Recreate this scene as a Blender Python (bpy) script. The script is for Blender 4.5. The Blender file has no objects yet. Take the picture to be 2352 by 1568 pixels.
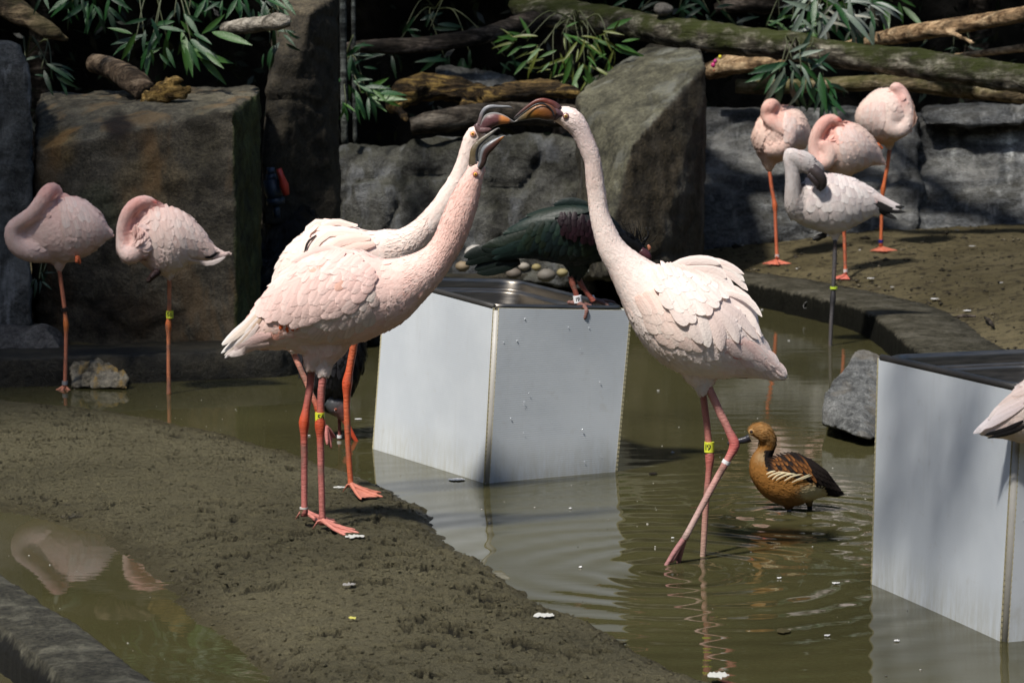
import bpy, bmesh, math, random
import numpy as np
from mathutils import Vector, Matrix, noise as mnoise
from mathutils.bvhtree import BVHTree

scene = bpy.context.scene
COL = scene.collection
R = math.radians
random.seed(7)
rng = np.random.default_rng(7)

# ------------------------------------------------------------------ camera
FPX, CU, CV, VH, CH = 6500.0, 1176.0, 784.0, 20.0, 1.107
PITCH = math.atan((CV - VH) / FPX)
cam_d = bpy.data.cameras.new('camera')
cam = bpy.data.objects.new('camera', cam_d); COL.objects.link(cam)
cam.location = (0, 0, CH)
cam.rotation_euler = (R(90) - PITCH, 0, 0)
cam_d.sensor_width = 36.0
cam_d.lens = 36.0 * FPX / 2352.0
cam_d.clip_start = 0.1
cam_d.clip_end = 400
cam_d.dof.use_dof = True
cam_d.dof.focus_distance = 5.85
cam_d.dof.aperture_fstop = 14
scene.camera = cam

# ------------------------------------------------------------------ world, sun, exposure
SUNDIR = Vector((0.34, 0.46, -0.84)).normalized()      # travel direction of the light
world = bpy.data.worlds.new('World'); scene.world = world
world.use_nodes = True
wn = world.node_tree; wn.nodes.clear()
sky = wn.nodes.new('ShaderNodeTexSky'); sky.sky_type = 'NISHITA'; sky.sun_disc = False
sky.sun_elevation = math.asin(-SUNDIR.z)
sky.sun_rotation = math.atan2(-SUNDIR.x, -SUNDIR.y)
bg = wn.nodes.new('ShaderNodeBackground'); bg.inputs['Strength'].default_value = 0.085
wo = wn.nodes.new('ShaderNodeOutputWorld')
wn.links.new(sky.outputs[0], bg.inputs[0]); wn.links.new(bg.outputs[0], wo.inputs[0])
sun_d = bpy.data.lights.new('sun', 'SUN'); sun_d.energy = 3.9; sun_d.angle = R(5); sun_d.color = (1.0, 0.945, 0.87)
sun = bpy.data.objects.new('sun', sun_d); COL.objects.link(sun)
sun.rotation_euler = SUNDIR.to_track_quat('-Z', 'Y').to_euler()
scene.view_settings.view_transform = 'Standard'
scene.view_settings.look = 'None'
scene.view_settings.exposure = 0.64
scene.view_settings.gamma = 1.0
scene.view_settings.use_curve_mapping = False
scene.render.engine = 'CYCLES'
scene.cycles.max_bounces = 6

# ------------------------------------------------------------------ from the photograph's points to places
_c, _s = math.cos(PITCH), math.sin(PITCH)
def ray(u, v):
    x = (u - CU) / FPX; y = -(v - CV) / FPX
    return np.array([x, _c + y * _s, -_s + y * _c])
def P(u, v, Y):
    d = ray(u, v); t = Y / d[1]
    return np.array([0, 0, CH]) + d * t
def G(u, v, z=0.0):
    d = ray(u, v); t = (z - CH) / d[2]
    return np.array([0, 0, CH]) + d * t
def proj(p):
    p = np.atleast_2d(p) - np.array([0, 0, CH])
    f = p[:, 1] * _c - p[:, 2] * _s; up = p[:, 1] * _s + p[:, 2] * _c
    return np.stack([CU + FPX * p[:, 0] / f, CV - FPX * up / f], 1)
def PX(Y): return Y / FPX / _c

# ------------------------------------------------------------------ object helpers
def mesh_of(name, V, F, mats=None, smooth=True, cols=None, fmat=None, norms=None):
    me = bpy.data.meshes.new(name)
    V = np.asarray(V, dtype=np.float32)
    if isinstance(F, np.ndarray) and F.ndim == 2:
        n, k = F.shape
        me.vertices.add(len(V)); me.vertices.foreach_set('co', V.ravel())
        me.loops.add(n * k); me.loops.foreach_set('vertex_index', F.astype(np.int32).ravel())
        me.polygons.add(n)
        me.polygons.foreach_set('loop_start', (np.arange(n) * k).astype(np.int32))
        me.update(calc_edges=True)
    else:
        me.from_pydata([tuple(map(float, v)) for v in V], [], [tuple(int(i) for i in f) for f in F])
    if smooth and len(me.polygons):
        me.polygons.foreach_set('use_smooth', [True] * len(me.polygons))
    if cols is not None:
        a = me.color_attributes.new('Col', 'FLOAT_COLOR', 'POINT')
        c = np.ones((len(V), 4), dtype=np.float32); c[:, :3] = np.asarray(cols)[:, :3]
        a.data.foreach_set('color', c.ravel())
    for m in (mats if isinstance(mats, (list, tuple)) else [mats]):
        if m: me.materials.append(m)
    if fmat is not None: me.polygons.foreach_set('material_index', list(fmat))
    me.update()
    if norms is not None: me.normals_split_custom_set_from_vertices(np.asarray(norms, np.float32).tolist())
    return me
def org(parent):
    o = np.zeros(3)
    while parent is not None:
        o += np.array(parent.location); parent = parent.parent
    return o
def link(name, me, parent=None, kind=None):
    o = bpy.data.objects.new(name, me); COL.objects.link(o)
    if parent is not None: o.parent = parent
    if kind: o['kind'] = kind
    return o
def obj(name, V, F, mat, parent=None, smooth=True, cols=None, fmat=None, kind=None, loc=None, norms=None):
    V = np.asarray(V, dtype=np.float64)
    o0 = org(parent)
    if parent is None and loc is not None: o0 = np.asarray(loc, float)
    me = mesh_of(name, V - o0, F, mat, smooth, cols, fmat, norms)
    ob = link(name, me, parent, kind)
    if parent is None and loc is not None: ob.location = loc
    return ob
def thing(name, label, cat, loc, group=None):
    o = bpy.data.objects.new(name, None); COL.objects.link(o)
    o.empty_display_size = 0.05
    o.location = tuple(float(a) for a in loc); return tag(o, label, cat, group)
def tag(o, label, cat, group=None):
    o['label'] = label; o['category'] = cat
    if group: o['group'] = group
    return o
class MB:
    def __init__(s): s.V = []; s.F = []; s.C = []; s.NN = []; s.n = 0
    def add(s, V, F, C=None, Nn=None):
        if Nn is not None: s.NN.append(Nn)
        V = np.asarray(V, float)
        s.V.append(V); s.F += [tuple(int(i) + s.n for i in f) for f in F]
        s.C.append(np.ones((len(V), 3)) if C is None else (np.tile(C, (len(V), 1)) if np.ndim(C) == 1 else C))
        s.n += len(V); return s
    def build(s, name, mat, parent=None, **k):
        return obj(name, np.concatenate(s.V), s.F, mat, parent, cols=np.concatenate(s.C), norms=np.concatenate(s.NN) if s.NN else None, **k)

def catmull(A, sub):
    A = np.asarray(A, float)
    if len(A) < 3: return np.array([A[0] + (A[-1] - A[0]) * t for t in np.linspace(0, 1, sub + 1)])
    E = np.vstack([2 * A[0] - A[1], A, 2 * A[-1] - A[-2]]); out = []
    for i in range(1, len(E) - 2):
        p0, p1, p2, p3 = E[i-1], E[i], E[i+1], E[i+2]
        for t in np.arange(sub) / sub:
            out.append(.5 * (2*p1 + (p2-p0)*t + (2*p0-5*p1+4*p2-p3)*t*t + (3*p1-p0-3*p2+p3)*t**3))
    out.append(A[-1]); return np.array(out)
def sweep(C, RU, RD=None, n=12, ref=None, cap=True):
    """tube along points C with radius RU in the plane across ref, RD along ref"""
    C = np.asarray(C, float); m = len(C)
    RU = np.broadcast_to(RU, (m,)).astype(float)
    RD = RU if RD is None else np.broadcast_to(RD, (m,)).astype(float)
    T = np.gradient(C, axis=0); T /= (np.linalg.norm(T, axis=1)[:, None] + 1e-12)
    V = []; prevB = None
    r0 = np.array([0, 1.0, 0]) if ref is None else np.asarray(ref, float)
    for i in range(m):
        b = r0 - T[i] * (r0 @ T[i]); l = np.linalg.norm(b)
        if l < 0.25:
            q = prevB if prevB is not None else np.array([0.3, 0.2, 1.0])
            b = q - T[i] * (q @ T[i]); l = np.linalg.norm(b)
        b /= l
        if prevB is not None and b @ prevB < 0 and ref is None and l < .4: b = -b
        prevB = b; nn = np.cross(T[i], b)
        a = np.arange(n) * 2 * math.pi / n
        V.append(C[i] + RU[i] * np.outer(np.cos(a), nn) + RD[i] * np.outer(np.sin(a), b))
    V = np.concatenate(V); F = []
    for i in range(m - 1):
        for j in range(n):
            k = (j + 1) % n
            F.append((i*n+j, i*n+k, (i+1)*n+k, (i+1)*n+j))
    if cap:
        V = np.vstack([V, C[0], C[-1]]); a0 = m*n; a1 = m*n+1
        for j in range(n):
            k = (j+1) % n
            F.append((a0, k, j)); F.append((a1, (m-1)*n+j, (m-1)*n+k))
    return V, F
def loftpx(path, Y, n=16, sub=4, cap=True, depth=1.0):
    """path of (u, v, ru[, rd[, dy]]) in photograph units about the depth Y"""
    A = []
    for p in path:
        u, v, ru = p[:3]; rd = p[3] if len(p) > 3 and p[3] is not None else ru * depth
        dy = p[4] if len(p) > 4 else 0
        A.append((u, v, ru, rd, dy))
    A = catmull(A, sub); k = PX(Y)
    A[:, 2] = np.maximum(A[:, 2], 0.6); A[:, 3] = np.maximum(A[:, 3], 0.6)
    C = np.array([P(a[0], a[1], Y + a[4] * k) for a in A])
    V, F = sweep(C, A[:, 2] * k, A[:, 3] * k, n, cap=cap)
    return V, F, C, A[:, 2] * k
def remesh(parts, voxel, smooth=4, disp=None):
    V = []; F = []; n = 0
    for v, f in parts:
        V.append(v); F += [tuple(int(i) + n for i in q) for q in f]; n += len(v)
    me = mesh_of('tmp', np.concatenate(V), F, None, False)
    ob = bpy.data.objects.new('tmp', me); COL.objects.link(ob)
    m = ob.modifiers.new('r', 'REMESH'); m.mode = 'VOXEL'; m.voxel_size = voxel
    if smooth:
        s = ob.modifiers.new('s', 'SMOOTH'); s.factor = .5; s.iterations = smooth
    dg = bpy.context.evaluated_depsgraph_get()
    ev = ob.evaluated_get(dg); me2 = ev.to_mesh()
    Vn = np.empty(len(me2.vertices) * 3, np.float32); me2.vertices.foreach_get('co', Vn)
    lv = np.empty(len(me2.loops), np.int32); me2.loops.foreach_get('vertex_index', lv); Fn = lv.reshape(-1, 4) if len(lv) == 4*len(me2.polygons) else [tuple(p.vertices) for p in me2.polygons]
    ev.to_mesh_clear()
    bpy.data.objects.remove(ob); bpy.data.meshes.remove(me)
    return Vn.reshape(-1, 3).astype(float), Fn
def hull(pts):
    bm = bmesh.new()
    for p in pts: bm.verts.new(p)
    r = bmesh.ops.convex_hull(bm, input=bm.verts)
    bmesh.ops.delete(bm, geom=[e for e in r['geom_interior'] if isinstance(e, bmesh.types.BMVert)], context='VERTS')
    bm.verts.ensure_lookup_table(); bm.verts.index_update()
    V = np.array([v.co[:] for v in bm.verts]); F = [tuple(v.index for v in f.verts) for f in bm.faces]
    bm.free(); return V, F
def normals_of(V, F):
    V = np.asarray(V); N = np.zeros_like(V)
    Fa = F if isinstance(F, np.ndarray) else np.array([f[:4] if len(f) >= 4 else (f[0], f[1], f[2], f[2]) for f in F])
    n = np.cross(V[Fa[:, 2]] - V[Fa[:, 0]], V[Fa[:, 3]] - V[Fa[:, 1]])
    t = Fa[:, 2] == Fa[:, 3]
    n[t] = np.cross(V[Fa[t, 1]] - V[Fa[t, 0]], V[Fa[t, 2]] - V[Fa[t, 0]])
    for k in range(4): np.add.at(N, Fa[:, k], n)
    return N / (np.linalg.norm(N, axis=1)[:, None] + 1e-12)
# value noise, vectorised
_perm = rng.random((64, 64, 64))
def vnoise(p):
    i = np.floor(p).astype(int); f = p - i; f = f*f*(3-2*f); i &= 63; j = (i+1) & 63
    r = 0
    for a in (0, 1):
        for b in (0, 1):
            for c in (0, 1):
                w = (f[:, 0] if a else 1-f[:, 0])*(f[:, 1] if b else 1-f[:, 1])*(f[:, 2] if c else 1-f[:, 2])
                r = r + w*_perm[(j if a else i)[:, 0], (j if b else i)[:, 1], (j if c else i)[:, 2]]
    return r*2-1
def fbm(p, oct=4, lac=2.1, gain=.5):
    r = 0; a = 1; s = 0
    for k in range(oct):
        r = r + a*vnoise(p + 17.3*k); s += a; p = p*lac; a *= gain
    return r/s
# ------------------------------------------------------------------ materials
def NT(name):
    m = bpy.data.materials.new(name); m.use_nodes = True
    t = m.node_tree; b = t.nodes['Principled BSDF']; return m, t, b
def N(t, ty, **k):
    n = t.nodes.new(ty)
    for a, v in k.items():
        if a.startswith('i_'):
            key = a[2:]; n.inputs[int(key) if key.isdigit() else key.replace('_', ' ')].default_value = v
        else: setattr(n, a, v)
    return n
def ramp(t, fac, stops):
    r = t.nodes.new('ShaderNodeValToRGB'); e = r.color_ramp.elements
    while len(e) < len(stops): e.new(.5)
    for q, (p, c) in zip(e, stops):
        q.position = p; q.color = (*c, 1) if len(c) == 3 else c
    t.links.new(fac, r.inputs[0]); return r.outputs[0]
def coord(t, scale=(1, 1, 1), kind='Object', rot=(0, 0, 0)):
    c = t.nodes.new('ShaderNodeTexCoord'); m = t.nodes.new('ShaderNodeMapping')
    m.inputs['Scale'].default_value = scale; m.inputs['Rotation'].default_value = rot
    t.links.new(c.outputs[kind], m.inputs[0]); return m.outputs[0]
def noise_n(t, vec, scale, detail=5, rough=.55, dist=0):
    n = N(t, 'ShaderNodeTexNoise', i_Scale=scale, i_Detail=detail, i_Roughness=rough, i_Distortion=dist)
    t.links.new(vec, n.inputs['Vector']); return n.outputs['Fac']
def mix(t, a, b, f, mode='MIX'):
    m = t.nodes.new('ShaderNodeMix'); m.data_type = 'RGBA'; m.blend_type = mode
    for s, v in ((6, a), (7, b), (0, f)):
        if hasattr(v, 'node'): t.links.new(v, m.inputs[s])
        else: m.inputs[s].default_value = v if s == 0 else (*v, 1)
    return m.outputs[2]
def math_n(t, op, a, b=None, clamp=False):
    m = t.nodes.new('ShaderNodeMath'); m.operation = op; m.use_clamp = clamp
    for i, v in enumerate((a, b)):
        if v is None: continue
        if hasattr(v, 'node'): t.links.new(v, m.inputs[i])
        else: m.inputs[i].default_value = v
    return m.outputs[0]
def bump(t, h, dist, strength=1.0, prev=None):
    b = N(t, 'ShaderNodeBump', i_Strength=strength, i_Distance=dist)
    t.links.new(h, b.inputs['Height'])
    if prev is not None: t.links.new(prev, b.inputs['Normal'])
    return b.outputs[0]
def S(t, b, **k):
    for a, v in k.items():
        a = a.replace('_', ' ')
        if hasattr(v, 'node'): t.links.new(v, b.inputs[a])
        else: b.inputs[a].default_value = (*v, 1) if isinstance(v, tuple) and len(v) == 3 else v

def mat_plain(name, col, rough=.6, metal=0, spec=.5):
    m, t, b = NT(name)
    n = noise_n(t, coord(t), 60, 4)
    c = mix(t, tuple(x*.82 for x in col), tuple(min(1, x*1.12) for x in col), n)
    S(t, b, Base_Color=c, Roughness=rough, Metallic=metal); b.inputs['Specular IOR Level'].default_value = spec
    return m
def mat_vcol(name, rough=.6, spec=.4, var=.1, nscale=90, bd=.0006, trans=0.0, streak=None):
    m, t, b = NT(name)
    a = N(t, 'ShaderNodeVertexColor', layer_name='Col')
    vec = coord(t) if streak is None else coord(t, streak)
    n = noise_n(t, vec, nscale, 4)
    c = mix(t, a.outputs[0], (0.5, 0.45, .4), math_n(t, 'MULTIPLY', n, var), 'MULTIPLY')
    S(t, b, Base_Color=c, Roughness=rough, Normal=bump(t, n, bd)); b.inputs['Specular IOR Level'].default_value = spec
    if trans:
        o = t.nodes['Material Output']; tr = t.nodes.new('ShaderNodeBsdfTranslucent'); mx = t.nodes.new('ShaderNodeMixShader')
        t.links.new(c, tr.inputs[0]); mx.inputs[0].default_value = trans
        t.links.new(b.outputs[0], mx.inputs[1]); t.links.new(tr.outputs[0], mx.inputs[2]); t.links.new(mx.outputs[0], o.inputs[0])
    return m
def mat_rock(name, dark, mid, light, scale=3.0, moss=None, mossamt=.0, stretch=(1, 1, 1), rough=.8, stain=(.35, .33, .30), stainamt=.0, bd=.008, spec=.3, streaks=0.0, vcol=False):
    m, t, b = NT(name); v = coord(t, stretch)
    n1 = noise_n(t, v, scale, 6, .62, .3); n2 = noise_n(t, v, scale*7, 6, .7); n3 = noise_n(t, v, scale*40, 4, .7)
    vo = N(t, 'ShaderNodeTexVoronoi', i_Scale=scale*2.2, feature='DISTANCE_TO_EDGE'); 
    wv = N(t, 'ShaderNodeTexNoise', i_Scale=scale*2.5, i_Detail=4); t.links.new(v, wv.inputs[0])
    add = N(t, 'ShaderNodeVectorMath', operation='MULTIPLY_ADD'); t.links.new(wv.outputs[1], add.inputs[0]); add.inputs[1].default_value = (.5, .5, .5); t.links.new(v, add.inputs[2])
    t.links.new(add.outputs[0], vo.inputs['Vector'])
    c = ramp(t, n1, [(.39, dark), (.50, mid), (.63, light)])
    c = mix(t, c, ramp(t, n2, [(.40, tuple(x*.35 for x in mid)), (.60, tuple(x*2.1 for x in mid))]), .5)
    c = mix(t, c, (.02, .018, .015), math_n(t, 'MULTIPLY', ramp(t, vo.outputs[0], [(0, (1, 1, 1)), (.035, (0, 0, 0))]), .35))
    speck = ramp(t, n3, [(.35, (.45, .45, .45)), (.65, (1.5, 1.5, 1.5))])
    c = mix(t, c, speck, .8, 'MULTIPLY')
    if stainamt:
        sv = coord(t, (1, 1, .35)); ns = noise_n(t, sv, scale*1.9, 5, .6, .5)
        c = mix(t, c, stain, math_n(t, 'MULTIPLY', ramp(t, ns, [(.52, (0, 0, 0)), (.62, (1, 1, 1))]), stainamt))
    if streaks:
        sv = coord(t, (6, 6, .5)); ns = noise_n(t, sv, scale*1.5, 4, .6)
        c = mix(t, c, (.45, .46, .46), math_n(t, 'MULTIPLY', ramp(t, ns, [(.57, (0, 0, 0)), (.68, (1, 1, 1))]), streaks))
    if moss:
        g = N(t, 'ShaderNodeNewGeometry'); sx = N(t, 'ShaderNodeSeparateXYZ'); t.links.new(g.outputs['Normal'], sx.inputs[0])
        nm = noise_n(t, v, scale*3, 5, .7)
        f = math_n(t, 'ADD', math_n(t, 'MULTIPLY', sx.outputs[2], .35), nm)
        c = mix(t, c, moss, math_n(t, 'MULTIPLY', ramp(t, f, [(.5, (0, 0, 0)), (.75, (1, 1, 1))]), mossamt))
    vc = N(t, 'ShaderNodeVertexColor', layer_name='Col')
    if vcol: c = mix(t, c, vc.outputs[0], 1.0, 'MULTIPLY')
    h = math_n(t, 'ADD', math_n(t, 'MULTIPLY', n2, .6), math_n(t, 'MULTIPLY', n3, .25))
    S(t, b, Base_Color=c, Roughness=rough, Normal=bump(t, h, bd*1.8, 1.0)); b.inputs['Specular IOR Level'].default_value = spec
    return m
def mat_wood(name, dark, mid, light, moss=None, mossamt=0, axis=(1, 8, 8), scale=4, bd=.006):
    m, t, b = NT(name); v = coord(t, axis)
    n1 = noise_n(t, v, scale, 6, .65, .6); n2 = noise_n(t, coord(t), scale*5, 5, .7); n3 = noise_n(t, v, scale*7, 4)
    c = ramp(t, n1, [(.38, dark), (.5, mid), (.62, light)])
    c = mix(t, c, ramp(t, n2, [(.38, (.25, .25, .25)), (.60, (1.4, 1.4, 1.4))]), .85, 'MULTIPLY')
    if moss:
        g = N(t, 'ShaderNodeNewGeometry'); sx = N(t, 'ShaderNodeSeparateXYZ'); t.links.new(g.outputs['Normal'], sx.inputs[0])
        nm = noise_n(t, coord(t), 7, 5, .7)
        f = math_n(t, 'ADD', math_n(t, 'MULTIPLY', sx.outputs[2], .12), nm)
        c = mix(t, c, moss, math_n(t, 'MULTIPLY', ramp(t, f, [(.42, (0, 0, 0)), (.62, (1, 1, 1))]), mossamt))
    h = math_n(t, 'ADD', n1, math_n(t, 'MULTIPLY', n3, .5))
    S(t, b, Base_Color=c, Roughness=.85, Normal=bump(t, h, bd*2.2)); b.inputs['Specular IOR Level'].default_value = .2
    return m

M_feather = mat_vcol('feather', .8, .10, .06, 260, .0010, 0.22)
M_skin = mat_vcol('leg_skin', .55, .35, .8, 260, .0025, streak=(.3, .3, 1.9))
M_bill = mat_vcol('bill_horn', .36, .4, .55, 140, .0010)
M_dark = mat_vcol('iridescent_plumage', .45, .22, .4, 130, .0008)
M_eye = mat_vcol('eye', .08, .7, .1)
M_leaf = mat_vcol('leaf', .42, .5, .45, 25, .0015, .15)
M_band = mat_vcol('ring_plastic', .35, .5, .1)
M_ink = mat_plain('ink', (.01, .01, .01), .5)
M_steel, t, b = NT('brushed_steel')
n = noise_n(t, coord(t, (1, 1, 12)), 18, 5)
S(t, b, Base_Color=mix(t, (.16, .145, .125), (.26, .235, .20), n), Metallic=1.0, Roughness=ramp(t, n, [(.3, (.32,)*3), (.7, (.45,)*3)]))

def mat_sheet(name, blotch=0.0, ridges=1.0, k=1.0):
    m, t, b = NT(name)
    v = coord(t, (1, 1, 1), 'UV')
    sx = N(t, 'ShaderNodeSeparateXYZ'); t.links.new(v, sx.inputs[0])
    w = math_n(t, 'SINE', math_n(t, 'MULTIPLY', sx.outputs[1], 2*math.pi/.0052))
    o = coord(t); n1 = noise_n(t, o, 4, 4); n2 = noise_n(t, o, 28, 5, .6); n3 = noise_n(t, o, 150, 3, .7)
    c = ramp(t, n1, [(.38, (.50*k, .54*k, .575*k)), (.62, (.58*k, .62*k, .65*k))])
    c = mix(t, c, (.40, .38, .33), math_n(t, 'MULTIPLY', ramp(t, n2, [(.62, (0, 0, 0)), (.8, (1, 1, 1))]), .35))
    c = mix(t, c, (.10, .08, .06), ramp(t, n3, [(.76, (0, 0, 0)), (.80, (1, 1, 1))]))
    sep = N(t, 'ShaderNodeSeparateXYZ'); t.links.new(o, sep.inputs[0])
    dirt = math_n(t, 'MULTIPLY', math_n(t, 'SUBTRACT', .10, sep.outputs[2], ), 6.0, True)
    c = mix(t, c, (.36, .35, .27), math_n(t, 'MULTIPLY', math_n(t, 'MULTIPLY', dirt, .95), ramp(t, noise_n(t, coord(t, (6, 6, 1)), 14, 5, .7), [(.35, (.15,)*3), (.62, (1,)*3)])))
    c = mix(t, c, (.34, .33, .28), math_n(t, 'MULTIPLY', ramp(t, noise_n(t, coord(t, (7, 7, .6)), 6, 5, .7), [(.56, (0, 0, 0)), (.72, (1, 1, 1))]), .10))
    lines = math_n(t, 'MULTIPLY', math_n(t, 'ADD', w, 1.0), .5)
    c = mix(t, c, (.72, .74, .75), math_n(t, 'MULTIPLY', lines, .05*ridges))
    S(t, b, Base_Color=c, Roughness=.42 if ridges > .5 else .3, Normal=bump(t, w, .00005*ridges))
    return m
M_sheet = mat_sheet('corrugated_plastic')
M_sheet2 = mat_sheet('smooth_corrugated_plastic', 1, .25, 1.2)
M_flute = mat_plain('yellowed_sheet_edge', (.42, .38, .24), .6)

# wet sand
M_sand, t, b = NT('wet_sand'); v = coord(t)
n1 = noise_n(t, v, 1.4, 5); n2 = noise_n(t, v, 22, 6, .7); n3 = noise_n(t, coord(t, (1, 1.6, 1)), 110, 5, .8); n4 = noise_n(t, coord(t), 420, 3, .8)
c = ramp(t, n1, [(.4, (.090, .080, .045)), (.6, (.128, .114, .066))])
c = mix(t, c, (.155, .136, .070), math_n(t, 'MULTIPLY', ramp(t, n2, [(.5, (0, 0, 0)), (.75, (1, 1, 1))]), .5))
c = mix(t, c, ramp(t, n4, [(.38, (.6,)*3), (.62, (1.5,)*3)]), .85, 'MULTIPLY')
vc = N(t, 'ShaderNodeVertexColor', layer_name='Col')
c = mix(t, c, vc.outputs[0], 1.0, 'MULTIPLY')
hz = N(t, 'ShaderNodeSeparateXYZ'); t.links.new(N(t, 'ShaderNodeTexCoord').outputs['Object'], hz.inputs[0])
wet = ramp(t, math_n(t, 'MULTIPLY', hz.outputs[2], 40.0), [(.1, (1, 1, 1)), (.75, (0, 0, 0))])
c = mix(t, c, (.75, .72, .66), math_n(t, 'MULTIPLY', wet, .7), 'MULTIPLY')
rr = mix(t, (.78,)*3, (.30,)*3, wet)
S(t, b, Base_Color=c, Roughness=rr, Normal=bump(t, n4, .005, 1.0, bump(t, n3, .020, 1.0))); b.inputs['Specular IOR Level'].default_value = .25
M_bank, t, b = NT('sandy_mud'); v = coord(t)
n1 = noise_n(t, v, 1.7, 5); n2 = noise_n(t, v, 9, 6, .7); n3 = noise_n(t, v, 70, 5, .8)
c = ramp(t, n1, [(.4, (.085, .069, .030)), (.6, (.155, .128, .066))])
c = mix(t, c, (.045, .034, .016), math_n(t, 'MULTIPLY', ramp(t, n2, [(.52, (0, 0, 0)), (.72, (1, 1, 1))]), .8))
c = mix(t, c, (.028, .021, .010), math_n(t, 'MULTIPLY', ramp(t, noise_n(t, v, 24, 5, .75), [(.54, (0, 0, 0)), (.58, (1, 1, 1))]), .85))
c = mix(t, c, (.02, .016, .01), ramp(t, n3, [(.60, (0, 0, 0)), (.65, (1, 1, 1))]))
S(t, b, Base_Color=c, Roughness=.8, Normal=bump(t, n3, .02, .9, bump(t, n2, .03, .8))); b.inputs['Specular IOR Level'].default_value = .25

# murky water with rings
RINGS = [(G(1530, 1308), 62.0, 1.3, 2.2), (G(1812, 1190), 85.0, 2.2, 1.3), (G(1610, 1300), 80.0, 3.5, .35), (G(784, 1030), 90, 5.0, .3), (G(2000, 1345), 80, 4.5, .35)]
def mat_water(name, base, ripple=1.0):
    m, t, b = NT(name); c0 = N(t, 'ShaderNodeTexCoord').outputs['Object']
    tot = None
    for (ctr, k, dec, amp) in RINGS:
        sb = N(t, 'ShaderNodeVectorMath', operation='SUBTRACT'); t.links.new(c0, sb.inputs[0]); sb.inputs[1].default_value = tuple(ctr)
        wn_ = N(t, 'ShaderNodeTexNoise', i_Scale=3.0, i_Detail=2); t.links.new(c0, wn_.inputs[0])
        ln = N(t, 'ShaderNodeVectorMath', operation='LENGTH'); t.links.new(sb.outputs[0], ln.inputs[0])
        d = math_n(t, 'ADD', ln.outputs['Value'], math_n(t, 'MULTIPLY', wn_.outputs[0], .10))
        s = math_n(t, 'SINE', math_n(t, 'MULTIPLY', d, k))
        e = math_n(t, 'MULTIPLY', math_n(t, 'POWER', 2.718, math_n(t, 'MULTIPLY', ln.outputs['Value'], -dec*1.6)), amp)
        q = math_n(t, 'MULTIPLY', s, e); tot = q if tot is None else math_n(t, 'ADD', tot, q)
    n1 = noise_n(t, coord(t, (1, 3.2, 1)), 7, 3, .45); n2 = noise_n(t, coord(t, (1, 2.5, 1)), 26, 2, .5)
    msk = ramp(t, noise_n(t, coord(t), .9, 2), [(.42, (.12,)*3), (.62, (1,)*3)])
    h = math_n(t, 'ADD', math_n(t, 'MULTIPLY', n1, .6), math_n(t, 'MULTIPLY', n2, .14))
    h = math_n(t, 'ADD', math_n(t, 'MULTIPLY', math_n(t, 'MULTIPLY', h, msk), 1.3*ripple), math_n(t, 'MULTIPLY', tot, .75*ripple))
    sx = N(t, 'ShaderNodeSeparateXYZ'); t.links.new(c0, sx.inputs[0])
    calm = math_n(t, 'ADD', math_n(t, 'MULTIPLY', math_n(t, 'ADD', sx.outputs[0], .95), 1.4, True), .05)
    h = math_n(t, 'MULTIPLY', h, calm)
    n5 = noise_n(t, coord(t), 1.6, 5)
    c = ramp(t, n5, [(.3, base), (.7, tuple(x*1.5 for x in base))])
    shal = math_n(t, 'MULTIPLY', math_n(t, 'ADD', math_n(t, 'MULTIPLY', sx.outputs[0], -1.0), math_n(t, 'MULTIPLY', math_n(t, 'SUBTRACT', noise_n(t, coord(t, (1, .5, 1)), 3, 4), .5), 1.6)), 1.0)
    shal = math_n(t, 'MULTIPLY', math_n(t, 'SUBTRACT', shal, .72), 2.2, True)
    near = math_n(t, 'MULTIPLY', math_n(t, 'SUBTRACT', 6.6, sx.outputs[1]), 1.5, True)
    c = mix(t, c, (.082, .072, .042), math_n(t, 'MULTIPLY', math_n(t, 'MULTIPLY', shal, near), .75))
    S(t, b, Base_Color=c, Roughness=.015, IOR=1.33, Normal=bump(t, h, .0011, 1.0)); b.inputs['Specular IOR Level'].default_value = .5
    return m
M_water = mat_water('murky_pond_water', (.041, .038, .016))
M_rim = mat_rock('mossy_kerb', (.018, .016, .011), (.055, .050, .036), (.13, .12, .095), 9, (.035, .036, .016), .12, bd=.008)
M_near = mat_rock('speckled_near_kerb', (.010, .009, .005), (.055, .052, .036), (.20, .19, .14), 17, None, 0, bd=.008)
M_kerbdark = mat_rock('wet_kerb_stone', (.006, .006, .005), (.02, .018, .012), (.06, .05, .03), 7, None, 0, rough=.5, bd=.008)
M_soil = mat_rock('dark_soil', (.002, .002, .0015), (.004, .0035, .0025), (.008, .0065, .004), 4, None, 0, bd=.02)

def darken_below(m, z0=.084, col=(.0035, .0035, .002), soft=.012):  # base colour goes near black below a given height, edge uneven
    t = m.node_tree; b = t.nodes['Principled BSDF']; l = b.inputs['Base Color'].links[0].from_socket
    c = N(t, 'ShaderNodeTexCoord').outputs['Object']; sx = N(t, 'ShaderNodeSeparateXYZ'); t.links.new(c, sx.inputs[0])
    nn = noise_n(t, coord(t, (5, 5, 1.2)), 9, 4)
    z_ = math_n(t, 'ADD', sx.outputs[2], math_n(t, 'MULTIPLY', math_n(t, 'SUBTRACT', nn, .5), .045))
    f = math_n(t, 'MULTIPLY', math_n(t, 'SUBTRACT', z0, z_), 1/soft, True)
    n2 = noise_n(t, coord(t, (9, 9, 2)), 9, 4)
    dk = ramp(t, n2, [(.4, col), (.75, tuple(x*2.2 for x in col))])
    t.links.new(mix(t, l, dk, f), b.inputs['Base Color'])
darken_below(M_rim); M_rim.node_tree.nodes['Principled BSDF'].inputs['Specular IOR Level'].default_value = .12; darken_below(M_near, .062)
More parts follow.
